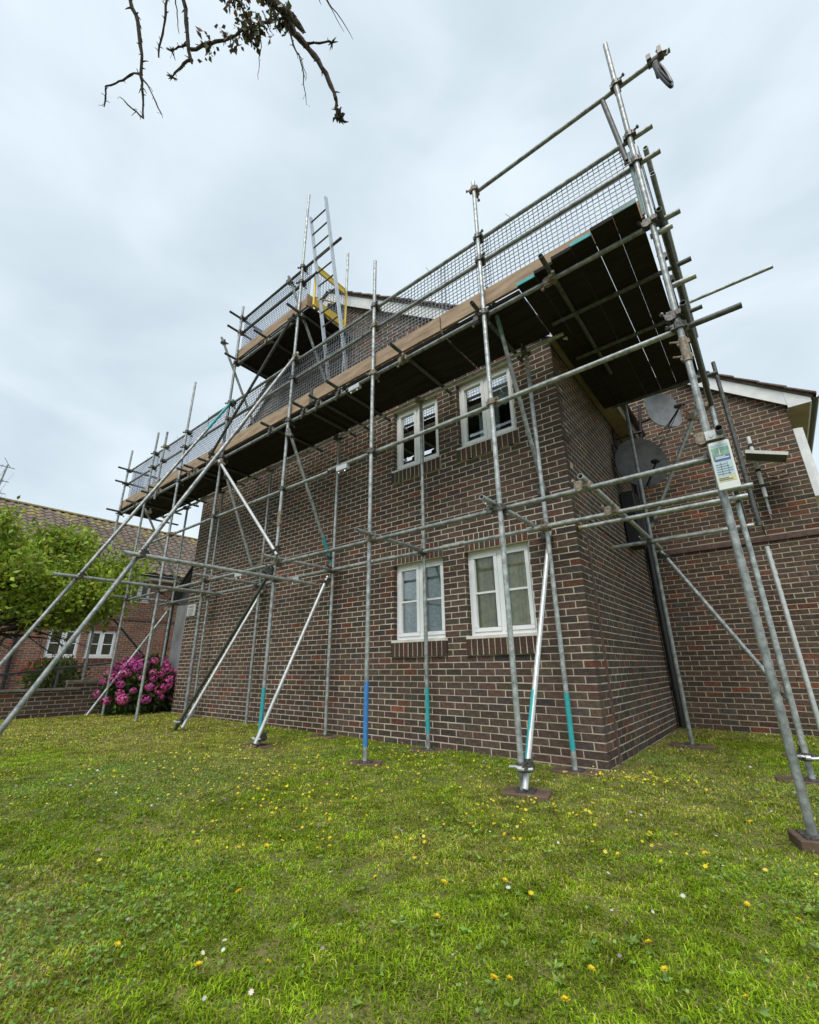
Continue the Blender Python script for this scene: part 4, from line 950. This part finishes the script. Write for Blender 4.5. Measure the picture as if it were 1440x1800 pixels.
while len(put) < 62 and tries < 4000:
    tries += 1
    d = Vector((random.gauss(.35,.7), random.gauss(-.25,.75), random.gauss(.35,.6))).normalized()
    if d.z < -.35: continue
    p = Vector(hc) + Vector((d.x*rad[0], d.y*rad[1], d.z*rad[2]))*1.06
    if d.z < .05 and random.random() < .7: continue
    if any((p-q2).length < .125 for q2 in put): continue
    put.append(p); o = bpy.data.objects.new('flower_head', random.choice(FH)); s = random.uniform(.75, 1.5)
    o.matrix_basis = Matrix.Translation(p) @ Matrix.Rotation(random.uniform(0,6), 4, 'Z') @ Matrix.Scale(s, 4); link(o, hyd, p)

# planting on the ramp: flowering shrub in front of the windows, dry brown shrub beyond
for (nm, cen, rd, base, alt, lab, fl) in (('flowering_shrub', (-13.0,-1.15,.72), (.5,.62,.42), (.10,.15,.025), (.16,.20,.04), 'low green shrub with red flowers below the neighbour house windows', True),
                                          ('dry_shrub', (-15.0,2.9,.9), (.9,1.2,.75), (.30,.17,.06), (.22,.12,.05), 'rusty brown dry shrub against the neighbour house behind the hydrangea', False)):
    rt = empty(nm, (cen[0], cen[1], .3), lab, 'bush'); n = 1600; v = rng.normal(size=(n,3)); v /= np.linalg.norm(v, axis=1, keepdims=True)
    P_ = np.array(cen) + v*np.array(rd)*rng.uniform(.5,1.05,n)[:,None]*(1+.15*np.sin(v[:,:1]*6)); 
    leaves('foliage', P_, v+rng.normal(scale=.8,size=v.shape)+np.array([0,0,.4]), rng.uniform(.06,.13,n), leafcols(n, base, .4, alt, .4), G['leaf'], rt)
    mb = MB()
    for k in range(8): th = k*.8; mb.tube([(cen[0], cen[1], .28), (cen[0]+rd[0]*.6*math.cos(th), cen[1]+rd[1]*.6*math.sin(th), cen[2]+.2)], [.012,.006], 5)
    mb.build('stem', G['bark'], rt)
    if fl:
        n = 160; v = rng.normal(size=(n,3)); v[:,2] = np.abs(v[:,2]); v /= np.linalg.norm(v, axis=1, keepdims=True); k = np.abs(v[:,1]) > .35; v = v[k]; n = len(v)
        leaves('blossom', np.array(cen)+v*np.array(rd)*1.05, v+rng.normal(scale=.5,size=v.shape), rng.uniform(.05,.09,n), leafcols(n, (.45,.035,.03), .3), G['leaf'], rt, aspect=.9)

# ------------------------------------------------------------------ tree behind the camera whose branch hangs into the top of the view
otr = empty('overhanging_tree', (-1.2, -6.6, -.1), 'nearly bare knotty branch hanging into the top of the sky', 'tree')
BRN = {
'a':[(-0.922,-4.675,5.046),(-0.928,-4.658,4.997),(-0.923,-4.594,4.862),(-0.95,-4.522,4.654),(-0.978,-4.489,4.532),(-1,-4.453,4.41),(-1.029,-4.41,4.263)],
'a1':[(-0.978,-4.489,4.555),(-1.05,-4.534,4.555),(-1.12,-4.57,4.515),(-1.20,-4.613,4.5),(-1.22,-4.601,4.44),(-1.245,-4.588,4.38)],
'a2':[(-0.975,-4.50,4.525),(-0.935,-4.425,4.40),(-0.91,-4.372,4.29),(-0.898,-4.345,4.24)],
'a3':[(-1.029,-4.412,4.263),(-1.07,-4.47,4.325),(-1.119,-4.543,4.399)],
'b':[(-0.883,-4.501,5.332),(-0.898,-4.49,5.28),(-0.935,-4.461,5.149),(-0.989,-4.44,5.006),(-1.029,-4.425,4.902)],
'c':[(-0.802,-4.436,5.331),(-0.803,-4.413,5.279),(-0.822,-4.359,5.122),(-0.853,-4.301,4.939),(-0.855,-4.267,4.86)],
'c1':[(-0.859,-4.283,4.887),(-0.924,-4.314,4.842),(-0.983,-4.329,4.77)],
'c2':[(-0.85,-4.316,4.978),(-0.905,-4.358,4.972),(-0.945,-4.375,4.94)],
'd':[(-0.853,-4.301,4.955),(-0.76,-4.222,5.02),(-0.632,-4.13,5.09),(-0.556,-4.09,5.147),(-0.473,-4.035,5.172),(-0.366,-3.967,5.211),(-0.309,-3.924,5.23)],
'e':[(-0.438,-4.079,5.483),(-0.398,-4.016,5.415),(-0.338,-3.932,5.333),(-0.305,-3.839,5.184),(-0.265,-3.776,5.116),(-0.214,-3.681,4.994),(-0.186,-3.604,4.872),(-0.172,-3.532,4.736),(-0.186,-3.516,4.676),(-0.183,-3.487,4.615)],
'e0':[(-0.42,-4.06,5.46),(-0.33,-4.011,5.30),(-0.251,-3.921,5.20),(-0.199,-3.832,5.065)],
'e1':[(-0.265,-3.776,5.116),(-0.185,-3.715,5.122),(-0.107,-3.653,5.121)],
'e2':[(-0.33,-3.92,5.31),(-0.3,-3.849,5.064),(-0.288,-3.797,4.97),(-0.288,-3.744,4.851),(-0.32,-3.674,4.638)],
'e3':[(-0.285,-3.801,4.984),(-0.275,-3.769,4.93),(-0.281,-3.72,4.811)],
'f':[(-0.597,-4.2,5.472),(-0.581,-4.164,5.418),(-0.563,-4.131,5.377),(-0.543,-4.066,5.268),(-0.53,-4.037,5.17)],
'g':[(-0.473,-4.03,5.18),(-0.513,-3.969,5.106),(-0.554,-3.948,4.985),(-0.583,-3.92,4.87)],
'h':[(-0.195,-3.735,5.754),(-0.172,-3.691,5.696),(-0.148,-3.626,5.595),(-0.118,-3.544,5.465)],
'h2':[(-0.172,-3.691,5.696),(-0.11,-3.577,5.551),(-0.077,-3.486,5.407)],
'i':[(-0.848,-4.467,5.319),(-0.852,-4.441,5.253),(-0.87,-4.409,5.149),(-0.88,-4.376,5.057)],
'j':[(-0.222,-3.75,5.74),(-0.21,-3.705,5.661)]}
RAD = dict(a=(.013,.006),a1=(.007,.004),a2=(.005,.003),a3=(.005,.003),b=(.009,.005),c=(.016,.010),c1=(.011,.005),c2=(.009,.004),d=(.011,.008),e=(.026,.009),e0=(.022,.017),e1=(.008,.006),e2=(.008,.002),e3=(.003,.0018),f=(.010,.006),g=(.0035,.0018),h=(.004,.0018),h2=(.004,.0018),i=(.004,.0025),j=(.004,.0018))
random.seed(3)
hub = V3((-1.0,-5.2,5.9))
limb = MB(); limb.tube([(-1.25,-6.65,-.3),(-1.2,-6.6,1.2),(-1.15,-6.5,2.8),(-1.1,-6.2,4.4)], [.20,.17,.14,.11], 12); limb.build('trunk', G['bark'], otr, smooth=True)
limb = MB(); limb.tube([(-1.1,-6.25,4.3),(-1.08,-5.8,5.3),hub,(-.75,-4.6,5.95),(-.42,-4.1,5.72),(-.25,-3.8,5.95)], [.10,.075,.06,.045,.032,.015], 10)
for kk in ('a','b','c','f','i'): p = V3(BRN[kk][0]); limb.tube([hub.lerp(V3((-.75,-4.6,5.95)), .7 if kk in 'cf' else .3), p.lerp(hub, .35)+Vector((0,0,.12)), p], [.03,.02,RAD[kk][0]], 8)
limb.tube([(-.42,-4.1,5.72), BRN['e'][0]], [.032,.027], 8); limb.tube([(-.25,-3.8,5.95), BRN['h'][0]], [.012,.004], 6); limb.tube([(-.25,-3.8,5.95), BRN['j'][0]], [.01,.004], 6)
limb.build('bough', G['bark'], otr, smooth=True)
for kk, pts in BRN.items():
    r0, r1 = RAD[kk]; m = MB(); pp = []; rr2 = []
    for i in range(len(pts)-1):
        for t in range(3):
            p = V3(pts[i]).lerp(V3(pts[i+1]), t/3) + Vector((random.gauss(0,.003),random.gauss(0,.003),random.gauss(0,.003))); pp.append(p)
            f_ = (i+t/3)/(len(pts)-1); rr2.append((r0+(r1-r0)*f_)*random.uniform(.85,1.25))
    pp.append(V3(pts[-1])); rr2.append(r1*.7); m.tube(pp, rr2, 8)
    if r0 > .0045:      # spurs
        for p, r in zip(pp[1:], rr2[1:]):
            for _ in range(2 if r0 > .008 else 1):
                if random.random() < .8:
                    d = Vector((random.gauss(0,1),random.gauss(0,1),random.gauss(0,1))).normalized(); l = random.uniform(.012,.04)*(1 if r0 < .012 else 1.3); m.tube([p, p+d*l*.6, p+d*l+Vector((0,0,-.01))], [r*.55, r*.35, .0015], 5)
    if kk == 'e':
        for _ in range(26):
            d = Vector((random.gauss(0,1),random.gauss(0,1),random.gauss(-.2,.8))).normalized(); p = V3(pts[-1]) + Vector((random.gauss(0,.018),random.gauss(0,.018),random.gauss(.01,.02))); m.tube([V3(pts[-1]), p, p+d*random.uniform(.02,.055)], [.010,.009,.002], 5)
    if kk in ('e1','c2','c1'):
        for _ in range(10):
            d = Vector((random.gauss(0,1),random.gauss(0,1),random.gauss(0,1))).normalized(); p = V3(pts[-1]); m.tube([p, p+d*.02, p+d*random.uniform(.03,.05)], [.006,.004,.0015], 5)
    m.build('branch', G['bark'], otr, smooth=True)
src = [V3(p) for kk in ('d','f') for p in BRN[kk]] + [V3(BRN['e'][1]), V3(BRN['e'][2]), V3(BRN['g'][0])]
P_ = np.array([tuple(random.choice(src[1:]) + Vector((random.gauss(0,.035),random.gauss(0,.035),random.gauss(-.015,.04)))) for _ in range(460)]); n = len(P_)
leaves('leaves', P_, rng.normal(size=(n,3))-np.array([0,0,1.0]), rng.uniform(.025,.06,n), leafcols(n, (.075,.085,.028), .4, (.10,.06,.03), .35), G['leaf'], otr, aspect=.7)

# ------------------------------------------------------------------ grass, clover and flowers
def inside(x, y):
    bad = ((x < .03) & (y > -.02) & (x > -9.9)) | ((x < 2.4) & (y > DEP-.04)) | (x < -9.9)
    for (sx, sy, l, wd, ang, h, _) in SOLES:
        dx, dy = x-sx, y-sy; ca, sa = math.cos(ang), math.sin(ang); u = dx*ca+dy*sa; v_ = -dx*sa+dy*ca
        bad |= (np.abs(u) < l/2) & (np.abs(v_) < wd/2)
    return ~bad
def vnoise(x, y, s, seed):
    r = np.random.default_rng(seed); t = r.random((64,64)); a = x*s; b = y*s
    i, j = np.floor(a).astype(int), np.floor(b).astype(int); f, g = a-i, b-j; f = f*f*(3-2*f); g = g*g*(3-2*g)
    T_ = lambda p, q2: t[p % 64, q2 % 64]
    return (T_(i,j)*(1-f)+T_(i+1,j)*f)*(1-g) + (T_(i,j+1)*(1-f)+T_(i+1,j+1)*f)*g
def scatter(dens, r0, r1, box=(-9.9, 4.5, -7.5, 3.7)):
    A = (box[1]-box[0])*(box[3]-box[2]); n = int(A*dens); x = rng.uniform(box[0], box[1], n); y = rng.uniform(box[2], box[3], n)
    d = np.hypot(x-CAM.x, y-CAM.y); dx, dy = (x-CAM.x)/np.maximum(d,.01), (y-CAM.y)/np.maximum(d,.01)
    front = dx*CF.x + dy*CF.y
    k = (d >= r0) & (d < r1) & (front > -.1) & inside(x, y) & (rng.random(n) > .55*worn(x, y))
    return x[k], y[k]
def dryness(x, y):
    d = .55*vnoise(x, y, .9, 1) + .3*vnoise(x, y, 2.6, 2) + .15*vnoise(x, y, 7., 3)
    d = d + .25*np.exp(-((np.clip(x,0,9)-0)/.5)**2)*(y > -.2)*(x > -.2) + .05*np.clip(-x-1, 0, 6)/2
    worn_ = worn(x, y)
    return np.clip((d-.36)*2.6 + .7*worn_, 0, 1)
def worn(x, y):
    w = np.exp(-((np.minimum(y,0))/.16)**2)*(x < .2)*.7 + np.exp(-(np.minimum(np.abs(x-.1),9)/.18)**2)*(y > -.1)*.8
    for sl_ in SOLES: w = w + .9*np.exp(-(((x-sl_[0])/.34)**2+((y-sl_[1])/.24)**2))
    for (px, py, r) in ((-3.2,-2.75,.5),(-4.6,-2.3,.6),(-1.9,-3.3,.35),(.9,-.9,.4),(-6.0,-2.0,.6)): w = w + .6*np.exp(-(((x-px)**2+(y-py)**2)/r**2))
    return np.clip(w, 0, 1)
def blades(x, y, hmin, hmax, wd, seed):
    n = len(x); r = np.random.default_rng(seed); z = gz(x, y)
    h = r.uniform(hmin, hmax, n)*(.55+.9*vnoise(x, y, 14., 5)*(.6+.8*vnoise(x, y, 3.2, 6))); az = r.uniform(0, 6.283, n); ln = r.uniform(.3, 1.7, n)
    dx, dy = np.cos(az), np.sin(az); sx, sy = -dy, dx
    w_ = wd*r.uniform(.6, 1.3, n)
    b = np.stack([x, y, z-.006], 1); s = np.stack([sx, sy, np.zeros(n)], 1)*w_[:,None]/2
    m1 = b + np.stack([dx*h*ln*.35, dy*h*ln*.35, h*.62], 1); tp = b + np.stack([dx*h*ln*1.0, dy*h*ln*1.0, h*np.maximum(.25, 1-.42*ln)], 1)
    v = np.stack([b-s, b+s, m1-s*.8, m1+s*.8, tp], 1).reshape(-1,3); i0 = np.arange(n)[:,None]*5
    tr = np.concatenate([i0+np.array([[0,1,3]]), i0+np.array([[0,3,2]]), i0+np.array([[2,3,4]])])
    dr = dryness(x, y)
    straw = r.random(n) < (.06 + .5*dr)
    g1 = np.array([.195,.345,.018]); g2 = np.array([.41,.49,.034]); st = np.array([.60,.52,.18])
    t = np.clip(r.random(n)*.7 + dr*.4, 0, 1)[:,None]
    c = g1*(1-t)+g2*t; c[straw] = st*(.6+.4*r.random((straw.sum(),1))) + np.array([0,.02,0])*r.random((straw.sum(),1))
    c *= (1+.6*(r.random((n,1))*2-1))*(.62+.75*vnoise(x, y, 13., 15)[:,None])*(.80+.4*vnoise(x, y, 4., 16)[:,None])
    return v, tr, np.repeat(c, 5, axis=0)
VV, TT, CC = [], [], []; off = 0
for dens, r0, r1, h0, h1, wd, sd_ in ((27000, 0, 2.6, .008, .030, .0046, 11), (15500, 2.6, 4.2, .010, .032, .0056, 12), (6500, 4.2, 7.5, .012, .034, .007, 13), (2600, 7.5, 16, .014, .038, .012, 14)):
    x, y = scatter(dens, r0, r1); v, t, c = blades(x, y, h0, h1, wd, sd_); VV.append(v); TT.append(t+off); CC.append(c); off += len(v)
grass = np_mesh('grass', np.concatenate(VV), np.concatenate(TT), np.concatenate(CC), G['grass']); tag(grass, 'short mown grass blades with dry straw patches covering the lawn', 'grass', None, 'stuff')
# clover and plantain leaves between the blades
x, y = scatter(1900, 0, 6.0); pr_ = vnoise(x, y, 1.1, 8); k = rng.random(len(x)) < np.clip((pr_-.35)*2.2, .04, 1); x, y = x[k], y[k]
n = len(x); base = np.stack([x, y, gz(x, y)+rng.uniform(.012,.026,n)], 1)
pts = np.repeat(base, 3, axis=0); az = np.repeat(rng.uniform(0,6.28,n), 3) + np.tile(np.array([0,2.09,4.19]), n)
D_ = np.stack([np.cos(az), np.sin(az), rng.uniform(-.1,.45,3*n)], 1); 
clo = leaves('clover', pts, D_, rng.uniform(.008,.015,3*n), leafcols(3*n, (.22,.37,.06), .3, (.30,.44,.10), .3), G['leaf'], None, aspect=.95, fold=.2); tag(clo, 'low clover leaves scattered through the near lawn', 'clover', None, 'stuff')
x, y = scatter(50, 0, 4.4); k = rng.random(len(x)) < np.clip((vnoise(x, y, 1.3, 41)-.40)*3, 0, 1); x, y = x[k], y[k]; n = len(x); base = np.stack([x, y, gz(x, y)+.016], 1); pts = np.repeat(base, 6, axis=0); az = np.repeat(rng.uniform(0,6.28,n), 6)+np.tile(np.arange(6)*1.047, n)+rng.normal(scale=.2,size=6*n)
wee = leaves('rosette_weeds', pts, np.stack([np.cos(az), np.sin(az), rng.uniform(.1,.6,6*n)], 1), rng.uniform(.014,.036,6*n), leafcols(6*n, (.30,.44,.075), .3, (.22,.34,.05), .4), G['leaf'], None, aspect=.38); tag(wee, 'flat rosettes of broad-leaved weeds in the near lawn', 'weeds', None, 'stuff')
# fallen dead leaves
x, y = scatter(1.5, 0, 7); n = len(x); lit = leaves('dead_leaves', np.stack([x, y, gz(x,y)+.03], 1), rng.normal(size=(n,3))*np.array([1,1,.3]), rng.uniform(.02,.035,n), leafcols(n, (.16,.09,.05), .4), G['leaf'], None); tag(lit, 'few small brown dead leaves lying on the lawn', 'dead leaves', None, 'stuff')
# small flowers: yellow trefoil, white daisies, pinkish clover heads
def disc_flowers(x, y, zl, rr2, cols, name, lab, cat, petals=6):
    n = len(x); c = np.stack([x, y, gz(x,y)+zl], 1); tilt = rng.normal(scale=.35, size=(n,2)); nr2 = np.stack([tilt[:,0]+.1, tilt[:,1]-.15, np.ones(n)], 1); nr2 /= np.linalg.norm(nr2,axis=1,keepdims=True)
    u = np.cross(nr2, np.array([0,1.,0])); u /= np.linalg.norm(u,axis=1,keepdims=True); w2 = np.cross(nr2, u)
    V_ = [c]; 
    for k in range(petals*2):
        a_ = math.pi*k/petals; r = rr2*(1. if k % 2 == 0 else .62); V_.append(c + (u*math.cos(a_)+w2*math.sin(a_))*r[:,None] + nr2*(.25*r[:,None]))
    v = np.stack(V_, 1).reshape(-1,3); m_ = petals*2+1; b = np.arange(n)[:,None]*m_
    tr = np.concatenate([b+np.array([[0,1+k,1+(k+1) % (petals*2)]]) for k in range(petals*2)])
    o = np_mesh(name, v, tr, np.repeat(cols, m_, axis=0), G['petalattr']); tag(o, lab, cat, None, 'stuff'); return o
def cluster_mask(x, y, lo, s=1.0, seed=20): return rng.random(len(x)) < np.clip((vnoise(x, y, s, seed)-lo)*2.5, 0.02, 1)
x, y = scatter(46, 2.9, 15); k = cluster_mask(x, y, .42); x, y = x[k], y[k]
ex = np.concatenate([rng.normal(.25,.28,110), rng.normal(-1.9,.5,80), rng.normal(-.9,.9,70), rng.normal(-3.2,.7,60), rng.normal(-6.5,1.2,120), rng.normal(-1.5,.55,110), rng.normal(-3.0,1.0,90)]); ey = np.concatenate([rng.normal(-.22,.12,110), rng.normal(-.55,.16,80), rng.normal(-1.4,.35,70), rng.normal(-1.6,.4,60), rng.normal(-1.7,.6,120), rng.normal(-2.3,.35,110), rng.normal(-2.2,.5,90)])
k = inside(ex, ey); x = np.concatenate([x, ex[k]]); y = np.concatenate([y, ey[k]]); n = len(x)
disc_flowers(x, y, rng.uniform(.032,.050,n), rng.uniform(.007,.014,n), leafcols(n, (.80,.62,.015), .15, (.80,.70,.10), .2), 'trefoil_flowers', 'many tiny yellow flowers sprinkled across the lawn towards the wall', 'flowers')
x, y = scatter(9, 1.8, 13); k = cluster_mask(x, y, .45, 1.3, 31); x, y = x[k], y[k]; n = len(x)
disc_flowers(x, y, rng.uniform(.03,.055,n), rng.uniform(.007,.013,n), leafcols(n, (.72,.70,.62), .1), 'daisies', 'tiny white daisies and clover heads dotted over the lawn', 'flowers', 8)
x, y = scatter(3, 1.9, 7); n = len(x)
disc_flowers(x, y, rng.uniform(.03,.05,n), rng.uniform(.008,.014,n), leafcols(n, (.42,.26,.36), .2), 'clover_heads', 'dull pink clover heads scattered over the lawn', 'flowers', 7)
# the larger yellow flowers of the foreground, one by one
def flower_mesh(seed):
    random.seed(seed); m = MB(); n = 11
    for k in range(n):
        for ring, (l, zz) in enumerate(((.0155, .002), (.010, .005))):
            a_ = 2*math.pi*(k+.5*ring)/n + random.uniform(-.1,.1); d = Vector((math.cos(a_), math.sin(a_), 0)); s = Vector((-d.y, d.x, 0)); c = Vector((0,0,zz))
            m.add([c, c+d*l*.6+s*.0032+Vector((0,0,.004)), c+d*l+Vector((0,0,.005+random.uniform(-.002,.003))), c+d*l*.6-s*.0032+Vector((0,0,.004))], [(0,1,2,3)], 0)
    m.tube([(0,0,-.055),(0.004,0,-.03),(0,0,.001)], .0013, 5, 1); m.tube([(0,0,-.006),(0,0,.002)], [.002,.0045], 6, 1)
    return m.mesh('yellow_flower', [G['petal'], G['stemg']], (0,0,0))[0]
G['stemg'] = mat('flower_stem', (.09,.15,.03), .7)
FM = [flower_mesh(s) for s in range(5)]
random.seed(17)
spots = [(.62,-3.30),(.74,-3.22),(.53,-3.28),(.80,-3.10),(.28,-3.15),(-.02,-3.62),(-.22,-3.75),(1.02,-2.93),(1.23,-2.85),(.88,-2.78),(.37,-2.70),(-.15,-3.05),(-.62,-3.42),(-.95,-3.05),(-1.3,-3.3),(.15,-2.35),(.70,-2.30),(1.10,-2.20),(-.45,-2.55),(-1.0,-2.45),(.45,-1.95),(1.0,-1.75),(-.2,-1.9),(-.9,-1.85),(-1.6,-2.6),(-1.9,-2.1),(.75,-1.5),(1.15,-1.1),(-1.3,-1.6),(.2,-1.55),(-2.2,-2.75),(-2.5,-2.0),(-.5,-3.9),(.05,-2.9),(1.3,-2.3)]
for (x, y) in spots:
    x += random.uniform(-.06,.06); y += random.uniform(-.06,.06); p = Vector((x, y, g0(x, y)+random.uniform(.038,.052)))
    o = bpy.data.objects.new('yellow_flower', random.choice(FM))
    o.matrix_basis = Matrix.Translation(p) @ Matrix.Rotation(random.uniform(-.35,.35), 4, 'X') @ Matrix.Rotation(random.uniform(-.35,.35), 4, 'Y') @ Matrix.Rotation(random.uniform(0,6), 4, 'Z') @ Matrix.Scale(random.uniform(.65,1.1), 4)
    link(o, None, p); tag(o, 'single yellow flower standing in the grass of the foreground', 'flower', 'yellow flowers in the foreground grass')
